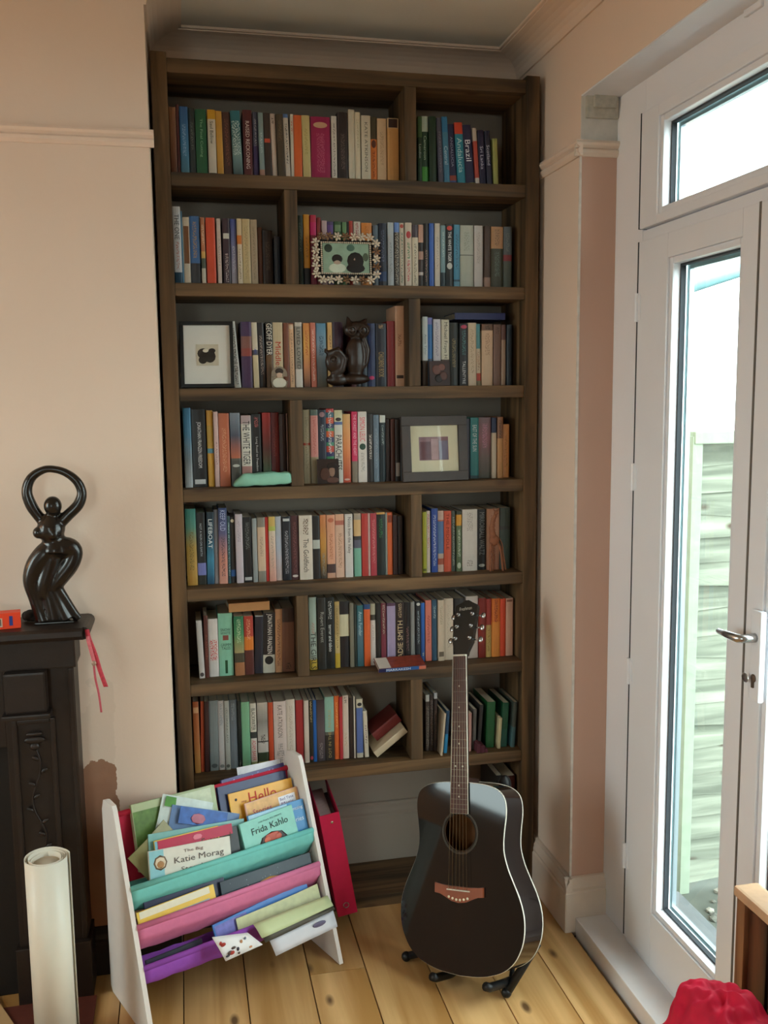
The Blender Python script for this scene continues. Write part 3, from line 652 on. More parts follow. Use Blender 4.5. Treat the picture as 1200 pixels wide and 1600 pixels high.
  (478.6,14.9,207,0.0,'c8a868/.06,b89c68/.5,c8b078/.78,c8a838', 'ink 8a7444 .1 .7', 'beige and yellow'),
  (494.4,28.9,206,0.0,'241e20/.2,d0c8a8/.53,221c1e', '', 'black with cream label'),
  (524.7,12.1,200,0.0,'7a7464', '', 'grey'),
  (538.3,7.2,196,0.0,'26302a', '', 'thin black'),
  (547.6,19.7,191,0.0,'2f6a70~4a6a78~34606a', 'txt "Anna Funder" b0ccd0 .1 .5 .5', 'teal'),
  (568.8,18.7,194,0.0,'2a4a7a/.08,d8602a', '', 'orange'),
  (589.1,16.1,194,0.0,'b0a890/.18,3a3024/.27,d0c4bc', 'ink a89c94 .35 .6', 'white'),
  (606.8,14.6,195,0.0,'221c18', '', 'black'),
  (621.9,16.2,194,0.0,'6a2434/.5,7a3040', 'ink b0a090 .02 .5', 'burgundy'),
  (641.3,26.3,193,0.0,'5a3a54/.05,a898b8', '', 'lilac'),
  (668.6,26.4,194,0.0,'2c1c18', 'txtu "ZADIE SMITH" d8c098 .3 .98 .6;ink c0a888 .02 .25', 'dark brown'),
  (696.0,19.6,192,0.0,'1e1616', 'ink 7a5a5a .4 .8', 'black'),
  (716.7,13.8,192,0.0,'8a8a88', '', 'mid grey'),
  (732.1,16.0,193,0.0,'1a2028', 'circ d0d0c8 .02 .07;ink 8a98a0 .15 .7', 'navy black'),
  (749.1,12.3,187,0.0,'2a6ac0~2a5090', 'ink c8c8b0 .84 .9', 'bright blue'),
  (764.0,19.8,194,0.0,'d87a68', 'ink a84a40 .25 .7', 'coral pink'),
  (785.4,16.1,194,0.0,'2e5068', 'ink a0b8c0 .1 .3', 'petrol blue'),
  (803.6,19.3,194,0.0,'d0bca4', 'ink a89a84 .1 .4;spot 6a5a4a .85 .93', 'ivory'),
  (824.0,29.1,196,0.0,'d4c2ac', 'ink c0b09a .1 .8', 'cream'),
  (857.5,33.6,194,0.0,'2a2624', '', 'dark grey'),
  (895.4,38.7,199,0.0,'d0c4bc', '', 'white'),
  (935.8,23.0,192,0.0,'8a2a20', '', 'brick red'),
  (959.8,18.1,188,0.0,'a03a34/.45,c0a060', 'ink 8a6a30 .5 .9', 'red and gold'),
  (979.1,26.5,188,0.0,'d8702a/.4,e08a3a', 'ink 7a2a18 .02 .4', 'orange'),
  (1006.6,18.2,186,0.0,'d84a28', '', 'vermilion'),
  (1026.0,23.3,186,0.0,'d8a890', 'spot 8a5a4a .02 .06', 'peach'),
 ]),
 (7,'left',[
  (46.1,17.3,221,0.0,'a85a34~b06a3c~c08a48', 'spot d8a880 .08 .16', 'copper brown'),
  (64.4,10.1,219,5.0,'b04a2a', '', 'rust orange'),
  (75.3,13.7,219,4.5,'3a1c18', '', 'dark maroon'),
  (91.8,25.3,218,2.1,'7a8080', 'circ 4a5050 .9 .96', 'grey'),
  (118.5,18.0,216,1.2,'b8b2b0', 'txt "WATCHMEN" 7a8084 .04 .35 .5;circ 7a7a78 .92 .97', 'light grey'),
  (137.8,14.8,215,0.2,'a8a8a0', 'ink 7a7a74 .1 .6;circ 5a5a54 .92 .97', 'pale grey'),
  (153.5,22.3,215,0.0,'5a6064~6a7078~7a8288', 'ink 8a9094 .05 .3', 'blue-grey'),
  (177.2,9.8,210,0.0,'1c201c', 'ink 8a8a80 .88 .96', 'black'),
  (188.3,24.7,207,0.0,'7ab08a', '', 'mint'),
  (214.9,18.7,200,0.0,'d8d0c0/.45,3a3c38/.55,d4ccc0/.92,8a9060', 'txt "BLACKWATER" 2a2a2a .08 .42 .62;txt "ADAM BAKER" c83a48 .58 .9 .6', 'white and black'),
  (236.0,31.9,201,0.0,'c0b4a8~8a8680~c0b8b0/.6,2e2a28/.62,c8c0b8/.78,3a4430/.92,a8a878', 'ink 2a2622 .5 .64', 'black and white'),
  (268.8,14.6,200,0.0,'c04a28', '', 'orange-red'),
  (284.9,37.8,202,0.0,'d8c4bc', 'txt "KATE ATKINSON" 6a5a54 .06 .56 .38;txtf "LIFE^AFTER^LIFE" 7a7470 .66 .96 .6', 'thick pale pink'),
  (323.7,26.6,204,0.0,'d4c6b8', 'ink b8a898 .1 .8', 'cream'),
  (353.1,22.9,199,0.0,'a02a2c', '', 'red'),
  (377.5,14.4,197,0.0,'d0beb0', '', 'pale cream'),
  (393.3,11.5,197,0.0,'2a2418', 'ink b09a70 .02 .35;circ b04050 .9 .96', 'black and gold'),
  (405.3,10.1,196,0.0,'1f5aa0', '', 'blue'),
  (416.3,24.6,196,0.0,'3a2c30~5a4c50~3a3034', 'ink 8a8080 .7 .95', 'purple-brown'),
  (441.9,28.1,203,0.0,'8ab0a0/.55,5a5850/.6,2c2420', 'txtu "DOT IN THE UNIVERSE" a89868 .2 .95 .3', 'mint and dark brown'),
  (471.4,15.0,203,0.0,'d8642a', 'ink e8a060 .1 .5', 'orange'),
  (486.9,9.7,200,0.0,'b8343a', '', 'cherry red'),
  (497.6,18.5,202,0.0,'d4c0b0', 'ink 6a5a50 .02 .12;ink b8a080 .58 .8', 'cream'),
  (518.6,12.7,194,0.0,'30221c', '', 'dark brown'),
  (531.7,4.0,199,0.0,'d0c4b4', '', 'ivory'),
  (536.1,4.0,192,0.0,'2e241c', '', 'blackish'),
  (540.5,19.5,188,0.0,'d4c8b0/.14,b0a898/.15,5a6ea8/.92,c8bca8', 'circ 2a2a2a .06 .12', 'cream and blue'),
  (565.2,12.6,149,-4.7,'d0c4b0', 'ink 6a4a60 .3 .7', 'thin cream'),
 ]),
 (7,'right',[
  (762.3,11.9,183,0.0,'c8c4bc/.12,4a3a34', 'inkw 8a7a6c .2 .95', 'patterned brown'),
  (775.8,11.4,183,0.0,'3e302a', 'inkw 7a6a60 .1 .9', 'dark patterned'),
  (788.2,10.3,189,0.0,'c0c0c0/.1,3a2c28', 'inkw 6a5a50 .3 .8', 'brown with white top'),
 ]),
]

# ------------------------------------------------------------------ bookcase
SH = {1:2.1895,2:1.896,3:1.6075,4:1.3235,5:1.036,6:.755,7:.464}
DIV = {1:(.6954,.7297),2:(.3489,.3849),3:(.7032,.7381),4:(.3507,.3867),5:(.705,.739),6:(.3561,.3907),7:(.7007,.7372)}
T, DEP, PL, PR = .036, .212, .042, 1.058
bc = empty('bookcase', (0,0,0)); tag(bc, 'tall dark-stained scaffold board bookcase filled with books in the alcove', 'bookcase')
def board(name, x0,x1,z0,z1, mat, y0=0.0, y1=DEP):
    o = box(name, -(x1-x0)/2,(x1-x0)/2,-(y1-y0)/2,(y1-y0)/2,-(z1-z0)/2,(z1-z0)/2, mat, bc, .0025); o.location = ((x0+x1)/2,(y0+y1)/2,(z0+z1)/2)
    return o
board('post', 0,PL,0.0,2.497,M_shelfz,-.004); board('post', PR,1.099,0.0,2.494,M_shelfz,-.004)
board('top_board', PL,PR,2.446,2.483,M_shelfx)
for r in SH: board('shelf', PL,PR,SH[r]-T,SH[r],M_shelfx)
board('base_board', PL,PR,0,.038,M_shelfx)
tops = {1:2.446}; tops.update({r:SH[r-1]-T for r in range(2,8)})
for r in SH: board('divider', DIV[r][0],DIV[r][1],SH[r],tops[r],M_shelfz,.003)

# ------------------------------------------------------------------ books on the shelves
def ramp_stops(spec):
    """'aaa/.2,bbb~ccc' -> (pos, colour, ) stops measured from the top of the spine"""
    segs = []; pos = 0.0; parts = spec.split(',')
    for p in parts:
        if '/' in p: c, e = p.rsplit('/',1); e = float(e)
        else: c, e = p, 1.0
        segs.append((pos, e, c.split('~'))); pos = e
    st = []
    for a,b,cs in segs:
        if len(cs) == 1: st += [(a,cs[0]),(b-.002,cs[0])]
        else: st += [(a+(b-.002-a)*i/(len(cs)-1), c) for i,c in enumerate(cs)]
    return st
def ramp_nodes(nt, t, spec):
    st = ramp_stops(spec)
    if len({c for _,c in st}) == 1: return hx(st[0][1])
    # more than 32 stops never occurs
    rp = node(nt,'ShaderNodeValToRGB'); el = rp.color_ramp.elements
    while len(el) < len(st): el.new(.5)
    for e,(p,c) in zip(el, st): e.position = max(0,min(1,p)); e.color = hx(c)
    nt.links.new(t, rp.inputs[0]); return rp.outputs[0]
def cover_mat(spec, marks, rough=.42):
    key = ('cover',spec,tuple(marks))
    if key in MATS: return MATS[key]
    m, nt, b = nmat('printed_cover')
    tc = node(nt,'ShaderNodeTexCoord'); sp = node(nt,'ShaderNodeSeparateXYZ'); nt.links.new(tc.outputs['Generated'], sp.inputs[0])
    t = math_n(nt,'SUBTRACT',1.0,sp.outputs[2]); col = ramp_nodes(nt, t, spec)
    ax = math_n(nt,'ABSOLUTE',math_n(nt,'SUBTRACT',sp.outputs[0],.5))
    nz = None
    for kind,c,a,e in marks:
        tcn, th = (a+e)/2, (e-a)/2
        at = math_n(nt,'ABSOLUTE',math_n(nt,'SUBTRACT',t,tcn))
        if kind == 'circ':
            q = math_n(nt,'ADD',math_n(nt,'POWER',math_n(nt,'DIVIDE',ax,.36),2.0),math_n(nt,'POWER',math_n(nt,'DIVIDE',at,th),2.0)); mk = math_n(nt,'LESS_THAN',q,1.0)
        else:
            hw = {'ink':.2,'inkw':.40,'spot':.40,'spotr':.2,'bar':.09}[kind]
            mk = math_n(nt,'MULTIPLY',math_n(nt,'LESS_THAN',ax,hw),math_n(nt,'LESS_THAN',at,th))
            if kind in ('ink','inkw'):
                if nz is None:
                    mp = node(nt,'ShaderNodeMapping'); mp.inputs['Scale'].default_value = (330,0,330); nt.links.new(tc.outputs['Object'], mp.inputs['Vector'])
                    nz = node(nt,'ShaderNodeTexNoise'); nz.inputs['Scale'].default_value = 1; nz.inputs['Detail'].default_value = 1; nt.links.new(mp.outputs[0], nz.inputs['Vector'])
                mk = math_n(nt,'MULTIPLY',mk,math_n(nt,'GREATER_THAN',nz.outputs['Fac'],.52))
        col = mix_n(nt, mk, col, hx(c))
    n2 = node(nt,'ShaderNodeTexNoise'); n2.inputs['Scale'].default_value = 60; n2.inputs['Detail'].default_value = 3; nt.links.new(tc.outputs['Object'], n2.inputs['Vector'])
    col = mix_n(nt, math_n(nt,'MULTIPLY',n2.outputs['Fac'],.5), col, (.72,.70,.66,1), 'MULTIPLY')
    if isinstance(col, tuple): b.inputs['Base Color'].default_value = col
    else: nt.links.new(col, b.inputs['Base Color'])
    setv(b, Roughness=rough); MATS[key] = m; return m
M_pages = plain('d8cbb2', .9, 0, .15, 120)
def parse_marks(mk):
    marks, texts = [], []
    for s in [q.strip() for q in mk.split(';') if q.strip()]:
        if s.startswith('txt'):
            k = s.split()[0]; q = s.index('"'); e = s.index('"',q+1); body = s[q+1:e]; c,a,b_,fr = s[e+1:].split()
            texts.append((k, body, c, float(a), float(b_), float(fr)))
        else:
            k,c,a,b_ = s.split(); marks.append((k,c,float(a),float(b_)))
    return marks, texts
def cover_bm(w_, h, d, t=.0008):
    k = min(.002, w_*.12)
    outer = [(0,d),(0,k),(w_*.18,k*.3),(w_*.5,0),(w_*.82,k*.3),(w_,k),(w_,d)]
    inner = [(w_-t,d),(w_-t,k+t),(w_*.5,t*1.4),(t,k+t),(t,d)]
    bm = bmesh.new(); pts = outer+inner
    A = [bm.verts.new((p[0],p[1],0)) for p in pts]; B = [bm.verts.new((p[0],p[1],h)) for p in pts]; n = len(pts)
    for i in range(n): bm.faces.new((A[i],A[(i+1)%n],B[(i+1)%n],B[i]))
    # end caps as quads between outer and inner outline
    qa = [(0,1,10,11),(1,2,3,9,10),(3,4,5,8,9),(5,6,7,8)]
    for V,rev in ((A,True),(B,False)):
        for q in qa:
            vs = [V[i] for i in q]
            bm.faces.new(vs[::-1] if rev else vs)
    return bm
def make_book(name, x, y, z, w_, h, d, lean, spec, mk):
    root = empty(name, (x,y,z))
    marks, texts = parse_marks(mk)
    ang = math.atan2(lean, h)
    if lean > 0: root.location.x += w_; ox = -w_
    else: ox = 0
    root.rotation_euler = (0, ang, 0)
    bm = cover_bm(w_, h, d)
    bm_obj('cover', bm, cover_mat(spec, marks), root, loc=(ox,0,0))
    box('page_block', ox+.0009, ox+w_-.0009, .0035, d-.0015, .0006, h-.0012, M_pages, root)
    for k,body,c,a,e,fr in texts:
        L = (e-a)*h; H = w_*fr
        if k == 'txtf':
            lines = body.split('^'); lettering('\n'.join(lines), (ox+w_*(1-fr)/2,-.0004,h*(1-e)), (w_*fr,0,0), (0,0,L), c, root)
        else:
            _,_,asp = text_mesh(body)
            L2 = min(L, asp*H*1.5)
            if k == 'txt': lettering(body, (ox+w_/2-H/2,-.0004,h*(1-a)), (0,0,-L2), (H,0,0), c, root)
            else: lettering(body, (ox+w_/2+H/2,-.0004,h*(1-e)), (0,0,L2), (-H,0,0), c, root)
    return root
ORD = ['first','second','third','fourth','fifth','sixth','seventh','eighth','ninth','tenth','eleventh','twelfth','thirteenth','fourteenth','fifteenth','sixteenth','seventeenth','eighteenth','nineteenth','twentieth','twenty-first','twenty-second','twenty-third','twenty-fourth','twenty-fifth','twenty-sixth','twenty-seventh','twenty-eighth','twenty-ninth','thirtieth','thirty-first','thirty-second','thirty-third','thirty-fourth','thirty-fifth']
ROWN = {1:'top',2:'second',3:'third',4:'fourth',5:'fifth',6:'sixth',7:'seventh'}
random.seed(21)
for r, side, bs in BOOKS:
    for i,(x,w_,h,l,spec,mk,nm) in enumerate(bs):
        y = .056+random.random()*.010
        if h < 172 and r == 2 and i > 11: y += .03
        d = min(.198-y, .118+random.random()*.02)
        o = make_book('book', x/1e3, y, SH[r]+.0003, w_/1e3, h/1e3, d, l/1e3, spec, mk)
        tag(o, f'{nm} book, {ORD[i]} from left in {side} compartment of {ROWN[r]} bookcase row', 'book', f'books on the {ROWN[r]} row of the bookcase')

# ------------------------------------------------------------------ other things in the bookcase
def fold(name, x, y, z, w_, h, d, lean, spec, label, cat='folder', marks=''):
    o = make_book(name, x, y, z+.0003, w_, h, d, lean, spec, marks); tag(o, label, cat); return o
Z7 = SH[7]
fold('folder', .797,.012,Z7,.006,.135,.17,.012,'c8b49a','thin beige card folder leaning beside the guitar neck, seventh bookcase row')
fold('folder', .812,.030,Z7,.010,.137,.15,.010,'2a4a68/.55,2a88b8','blue folder leaning behind the guitar neck on the seventh bookcase row')
fold('book', .887,.024,Z7,.013,.125,.15,.002,'b88a80~c8948a','pinkish book right of the guitar neck on the seventh bookcase row','book')
fold('folder', .907,.036,Z7,.011,.132,.15,.004,'6a6460','grey folder right of the pinkish book on the seventh bookcase row')
fold('folder', .925,.044,Z7,.012,.142,.14,.010,'3a3838','charcoal folder with white page edges beside the green binders, seventh row')
fold('binder', .953,.040,Z7,.027,.150,.15,.006,'1f5a30','larger dark green binder on the seventh bookcase row','binder')
fold('notebook', .9875,.026,Z7,.010,.100,.10,.0055,'c8b890','small cream notebook between the two green binders, seventh bookcase row','notebook')
fold('binder', 1.002,.036,Z7,.020,.145,.15,.008,'1f5236/.6,245a4a','narrower green binder right of the cream notebook, seventh bookcase row','binder')
fold('folder', 1.032,.026,Z7,.013,.148,.15,.0095,'4a5048/.55,4a6a6e','teal-grey folder against the right bookcase post, seventh row')
bm = bmesh.new()
for (a,b,h) in ((0,.012,.03),(.012,.026,.024),(.026,.036,.012)): add_box(bm, a,b,0,.05,0,h,.004)
pch = bm_obj('cloth_pouch', bm, plain('5a2a34',.9,0,.3,40,.5), None, False, (.912,-.002+.004,Z7+.0004)); tag(pch, 'small crumpled maroon pouch below the green binders, seventh bookcase row', 'pouch')
# two hardbacks fallen against the divider on row seven
def slanted(name, x, y, w_, h, d, ang, spec, label):
    o = make_book(name, x, y, Z7, w_, h, d, 0, spec, ''); o.rotation_euler = (0, ang, 0); tag(o, label, 'book'); return o
sl = slanted('book', .590,.045,.021,.122,.125, math.radians(53),'cdb89a','cream-paged book fallen at a slant against the divider, seventh bookcase row'); sl.location.z = Z7+.0172
sl2 = slanted('book', .594,.092,.030,.100,.10, math.radians(53),'7a2a28','dark red book leaning on the divider behind the slanted cream book'); sl2.location.z = Z7+.0172+.042
# blue hardback lying on top of row three books, tan book lying on row six books
def flat_book(name, x0,x1,y0,y1,z,t, spec, label, rz=0):
    root = empty(name, ((x0+x1)/2,(y0+y1)/2,z)); root.rotation_euler = (0,0,rz)
    W,D = x1-x0,y1-y0
    bm = bmesh.new(); add_box(bm,-W/2,W/2,-D/2,D/2,0,.002,.0006); add_box(bm,-W/2,W/2,-D/2,D/2,t-.002,t,.0006); add_box(bm,-W/2,W/2,-D/2,-D/2+.002,.0018,t-.0018)
    bm_obj('cover', bm, cover_mat(spec,[]), root); box('page_block', -W/2+.003,W/2-.003,-D/2+.002,D/2-.003,.002,t-.002, M_pages, root)
    tag(root, label, 'book'); return root
flat_book('book', .862,1.022,.070,.19,SH[3]+.1985,.020,'1c2460','dark blue hardback lying flat on the upright books of the third row')
flat_book('book', .158,.279,.052,.17,SH[6]+.1965,.026,'c08a58','tan book lying flat on the upright books of the sixth row',math.radians(3))
# travel guide lying on row six shelf edge
g = flat_book('guidebook', .594,.742,-.020,.048,SH[6]+.0004,.013,'6a3a34','travel guidebook with red picture cover lying at the front of the sixth row', 0)
g.rotation_euler = (math.radians(13),0,math.radians(2)); g.location.z += .0083
box('spine_print', -.0735,.0735,-.0346,-.0340,.001,.012, plain('2a5a9a',.4), g); box('spine_end', -.0735,-.052,-.0348,-.0345,.001,.012, plain('1e2450',.4), g); box('spine_end', .052,.0735,-.0348,-.0345,.001,.012, plain('c8705a',.4), g)
lettering('MARRAKESH', (-.050,-.0352,.003), (.075,0,0), (0,0,.0075), 'e8eef2', g)
box('cover_panel', -.072,-.035,-.032,.032,.0131,.0134, plain('c8beb4',.4), g); box('cover_picture', -.034,.072,-.032,.032,.0131,.0134, plain('8a3a2a',.35,0,.6,70), g)

# small printed portraits standing on the shelves
def photo_block(name, x0,x1,z,h,y, base, spots, label):
    root = empty(name, ((x0+x1)/2,y,z+.0004)); W = x1-x0
    box('block', -W/2,W/2,0,.006,0,h, plain(base,.4,0,.35,60), root, .001)
    for (cx,cz,rx,rz_,c) in spots:
        bm = bmesh.new(); add_ell(bm, (cx*W/2,-.0004,cz*h),(rx*W,.0005,rz_*h),14,6); bm_obj('print', bm, plain(c,.4,0,.25,80), root, True)
    root.rotation_euler = (math.radians(-6),0,0); tag(root, label, 'photo'); return root
photo_block('photo_print', .774,.838,SH[3],.074,.036,'3a2420',[(-.3,.65,.22,.2,'6a443c'),(.35,.4,.2,.18,'5a3832'),(-.1,.3,.2,.16,'1e1210'),(.2,.75,.18,.14,'7a5048')],'small dark brown photo standing before the white books, third row right')
photo_block('photo_print', .431,.496,SH[4],.074,.036,'2a1a14',[(.35,.5,.14,.22,'8a6a58'),(.35,.72,.24,.12,'1c100c'),(-.3,.4,.25,.25,'4a2c20'),(.4,.15,.3,.12,'5a3a30')],'small sepia portrait of a person in a hat, fourth row')
# round cut-out photo of a child
ch = empty('photo_cutout', (.326,.034,SH[3]+.0004))
outl = [(.023*math.cos(a)*(1.0 if math.sin(a)>-.4 else .95), .036+.024*math.sin(a)) for a in [2*math.pi*k/28 for k in range(28)] if math.sin(a)>-.35]
outl = [(-.021,.0)]+[(.021,.0)]+[(.024,.018)]+[p for p in sorted(outl, key=lambda p: math.atan2(p[1]-.036,p[0])) if p[1]>.028 and True]+[(-.024,.018)]
prism('photo_card', outl, 'y', 0, .002, plain('8a7a68',.5,0,.2,50), ch)
for cx,cz,rx,rz_,c in ((0,.013,.020,.015,'d8d0bc'),(0,.037,.0085,.011,'c8a890'),(0,.046,.012,.009,'3a2c24')):
    bm = bmesh.new(); add_ell(bm,(cx,-.0002,cz),(rx,.0008,rz_),16,6); bm_obj('print', bm, plain(c,.5,0,.1,60), ch, True)
tag(ch, 'small cut-out photo of a child in a white top, third row', 'photo')

# black frame with a small drawing, row three
def frame(name, x0,x1,y,z,h,fw,lean,fc,matc,label, inner, dx=0):
    root = empty(name, ((x0+x1)/2,y,z+.0026)); W = x1-x0
    M_f = plain(fc,.45,0,.15,40); 
    for q in ((-W/2,W/2,0,fw),(-W/2,W/2,h-fw,h)): box('frame_rail', q[0],q[1],0,.016,q[2],q[3], M_f, root, .0015)
    for q in ((-W/2,-W/2+fw),(W/2-fw,W/2)): box('frame_stile', q[0],q[1],0,.016,fw,h-fw, M_f, root, .0015)
    box('mount', -W/2+fw,W/2-fw,.008,.010,fw,h-fw, plain(matc,.8,0,.05,40), root)
    box('backing', -W/2+.002,W/2-.002,.0105,.0155,.002,h-.002, M_black, root)
    pic = box('picture', inner[0],inner[1],.0068,.0079,inner[2],inner[3], plain(inner[4],.7,0,.2,60), root)
    box('glass', -W/2+fw,W/2-fw,.0045,.0055,fw,h-fw, M_clear, root)
    root.rotation_euler = (math.radians(-lean),0,0); tag(root, label, 'picture frame'); return root, pic
fr, pic = frame('framed_picture', .048,.196,.012,SH[3],.186,.010,7,'0e0e0e','e4e2da','black frame with a small ink drawing on white, third bookcase row left',(-.030,.032,.062,.122,'cfc6b0')); fr.rotation_euler.z = math.radians(-4)
for cx,cz,rx,rz_ in ((-.010,.096,.017,.015),(.008,.088,.016,.018),(-.012,.078,.012,.011),(.014,.104,.010,.007)):
    bm = bmesh.new(); add_ell(bm,(cx,.0066,cz),(rx,.0006,rz_),12,6); bm_obj('ink_shape', bm, plain('2e2a26',.8,0,.4,90), pic, True)
bm = bmesh.new(); add_ell(bm,(-.004,.0058,.104),(.008,.0006,.005),12,6); bm_obj('ink_shape', bm, plain('d8d0bc',.8), pic, True)
# dark wooden frame with a pale mount, row four
fr2, pic2 = frame('framed_picture', .682,.888,.006,SH[4],.194,.028,6,'3e342f','d3ccae','dark brown wooden frame with a cream mount, fourth bookcase row',(-.048,.044,.062,.132,'8a6a70')); fr2.rotation_euler.z = math.radians(3)
for q,c in (((-.046,-.012,.064,.118),'6a4a50'),((-.010,.012,.064,.126),'a88a90'),((.014,.042,.064,.120),'7a7488')): box('print_patch', q[0],q[1],.0062,.0069,q[2],q[3], plain(c,.7,0,.3,50), pic2)
# jewelled frame, row two
jf = empty('jewelled_frame', (.524,.016,SH[2]+.006)); jf.rotation_euler = (math.radians(-6),0,0); tag(jf, 'jewelled frame of pearl flowers around a photo of two people, second row', 'picture frame')
M_pearl = plain('ddcdb8',.22,.3,.1,60,0,.6); M_pearl2 = plain('8a6a50',.3,.5,.2,60)
box('backing', -.078,.078,.006,.010,.018,.125, M_black, jf); ph = box('photograph', -.066,.068,.003,.0055,.030,.114, plain('8fa892',.5,0,.3,40), jf)
for cx,cz,rx,rz_,c in ((-.025,.070,.016,.013,'241c18'),(-.025,.062,.011,.011,'b09a88'),(-.025,.042,.026,.014,'c8d0bc'),(.028,.064,.025,.026,'1c1614'),(.026,.068,.009,.013,'a8887a'),(.028,.042,.028,.014,'1a1414'),(-.05,.100,.012,.012,'2e3a30'),(.015,.102,.012,.010,'4a6a5e'),(.058,.076,.008,.012,'4a5a48')):
    bm = bmesh.new(); add_ell(bm,(cx,.0026,max(cz,.044)),(rx,.0007,rz_),14,6); bm_obj('print', bm, plain(c,.5,0,.1,60), ph, True)
bm = bmesh.new()
def beads(x0,z0,x1,z1,n):
    for k in range(n): 
        t = k/(n-1); add_ell(bm,(x0+(x1-x0)*t,.000,z0+(z1-z0)*t),(.0028,.0028,.0028),6,4)
beads(-.070,.116,.072,.116,26); beads(-.070,.028,.072,.028,26); beads(-.070,.032,-.070,.112,15); beads(.072,.032,.072,.112,15)
bd = bm_obj('bead_border', bm, M_pearl, jf, True); bd['kind'] = 'stuff'
ctrs = [(-.070+.0235*k,.133) for k in range(7)]+[(-.070+.0235*k,.010) for k in range(7)]+[(-.087,.026+.0225*k) for k in range(5)]+[(.089,.026+.0225*k) for k in range(5)]
petal_me = None
for (cx,cz) in ctrs:
    bm = bmesh.new()
    for k in range(6):
        a = k*math.pi/3+random.random()*.4; m_ = Matrix.Rotation(-a,3,'Y')
        add_ell(bm,(.0082*math.cos(a),0,.0082*math.sin(a)),(.0056,.0030,.0034),8,5,m_)
    add_ell(bm,(0,-.002,0),(.0035,.0035,.0035),8,5)
    bm_obj('bead_flower', bm, M_pearl if random.random()<.7 else M_pearl2, jf, True, (cx,-.001,cz))
# mint fabric pencil pouch, row four
bm = bmesh.new(); n = 24; m_ = 12; rows = []
def sq(c): return math.copysign(abs(c)**.45, c)
for i in range(n+1):
    u = i/n; x = -.083+.166*u; tp = min(1, .25+u*4.2); end = 1-.18*max(0,(u-.93)/.07)
    hgt = .0185*tp*end*(1+.07*math.sin(u*13)+.04*math.sin(u*29)); dep = .024*(.55+.45*tp)*end
    rows.append([bm.verts.new((x+.004*math.sin(3*k), -dep*sq(math.cos(2*math.pi*k/m_))*(1+.05*math.sin(9*u+k)), .0185*tp+.004*u+hgt*sq(math.sin(2*math.pi*k/m_))*(1+.07*math.sin(12*u+2.3*k)))) for k in range(m_)])
for i in range(n):
    for k in range(m_): bm.faces.new((rows[i][k],rows[i+1][k],rows[i+1][(k+1)%m_],rows[i][(k+1)%m_]))
bm.faces.new(rows[0]); bm.faces.new(rows[-1][::-1])
pz = min(v.co.z for v in bm.verts)
for v in bm.verts: v.co.z -= pz
pp = bm_obj('pencil_pouch', bm, plain('92cdb6',.55,0,.12,40,.25), None, True, (.268,.028,SH[4]+.0006)); pp.rotation_euler = (0,0,math.radians(-2)); tag(pp, 'mint green soft pencil pouch lying at the front of the fourth row', 'pouch')
# carved wooden owl pair, row three
def remeshed(name, bm, mat, parent, vox, loc=None, sm=4):
    o = bm_obj(name, bm, mat, parent, True, loc)
    r = o.modifiers.new('fuse','REMESH'); r.mode = 'VOXEL'; r.voxel_size = vox; r.use_smooth_shade = True
    s = o.modifiers.new('soften','SMOOTH'); s.factor = .5; s.iterations = sm
    return o
M_carve = plain('2a1a12',.32,0,.3,30,.1,.5)
ow = empty('owl_carving', (.524,.028,SH[3]+.0005)); tag(ow, 'dark carved wooden owl sculpture with a smaller curled owl, third bookcase row', 'sculpture')
bm = bmesh.new()
add_ell(bm,(.025,0,.085),(.032,.020,.060)); add_ell(bm,(.020,0,.022),(.048,.022,.016)); add_ell(bm,(.028,0,.165),(.026,.018,.024)); add_ell(bm,(.045,-.004,.163),(.024,.016,.022)); add_ell(bm,(.012,-.004,.163),(.022,.016,.021))
add_tube(bm,[(.008,0,.178),(.004,0,.193),(.002,0,.203)],[.012,.007,.002],8); add_tube(bm,[(.045,0,.180),(.054,0,.190),(.060,0,.197)],[.012,.007,.002],8)
add_tube(bm,[(.050,-.004,.140),(.060,-.004,.105),(.054,-.004,.070),(.036,-.004,.045)],[.006,.010,.010,.006],8)
remeshed('big_owl', bm, M_carve, ow, .0032)
bm = bmesh.new(); add_ell(bm,(-.038,-.008,.072),(.030,.017,.034)); add_tube(bm,[(-.060,-.010,.095),(-.030,-.014,.105),(-.010,-.014,.080),(-.018,-.012,.050),(-.045,-.010,.030)],[.008,.012,.012,.012,.010],8); add_ell(bm,(-.030,-.004,.020),(.036,.017,.018)); add_tube(bm,[(-.062,-.008,.098),(-.066,-.008,.112)],[.009,.002],8)
remeshed('small_owl', bm, M_carve, ow, .0032)
for ex,ez,er in ((.046,.160,.012),(.012,.160,.011),(-.046,.078,.012)):
    bm = bmesh.new(); ring = [(ex+er*math.cos(a),(-.020 if ex>0 else -.026),ez+er*math.sin(a)) for a in [2*math.pi*k/18 for k in range(18)]]; add_tube(bm,ring,.0022,6,True); add_ell(bm,(ex,-.016 if ex>0 else -.022,ez),(.006,.005,.006),10,6)
    bm_obj('eye_ring', bm, plain('3a2a20',.3,0,.1), ow, True)
bm = bmesh.new(); add_tube(bm,[(.029,-.020,.158),(.029,-.026,.146),(.029,-.020,.138)],[.005,.004,.001],8); bm_obj('beak', bm, M_carve, ow, True)
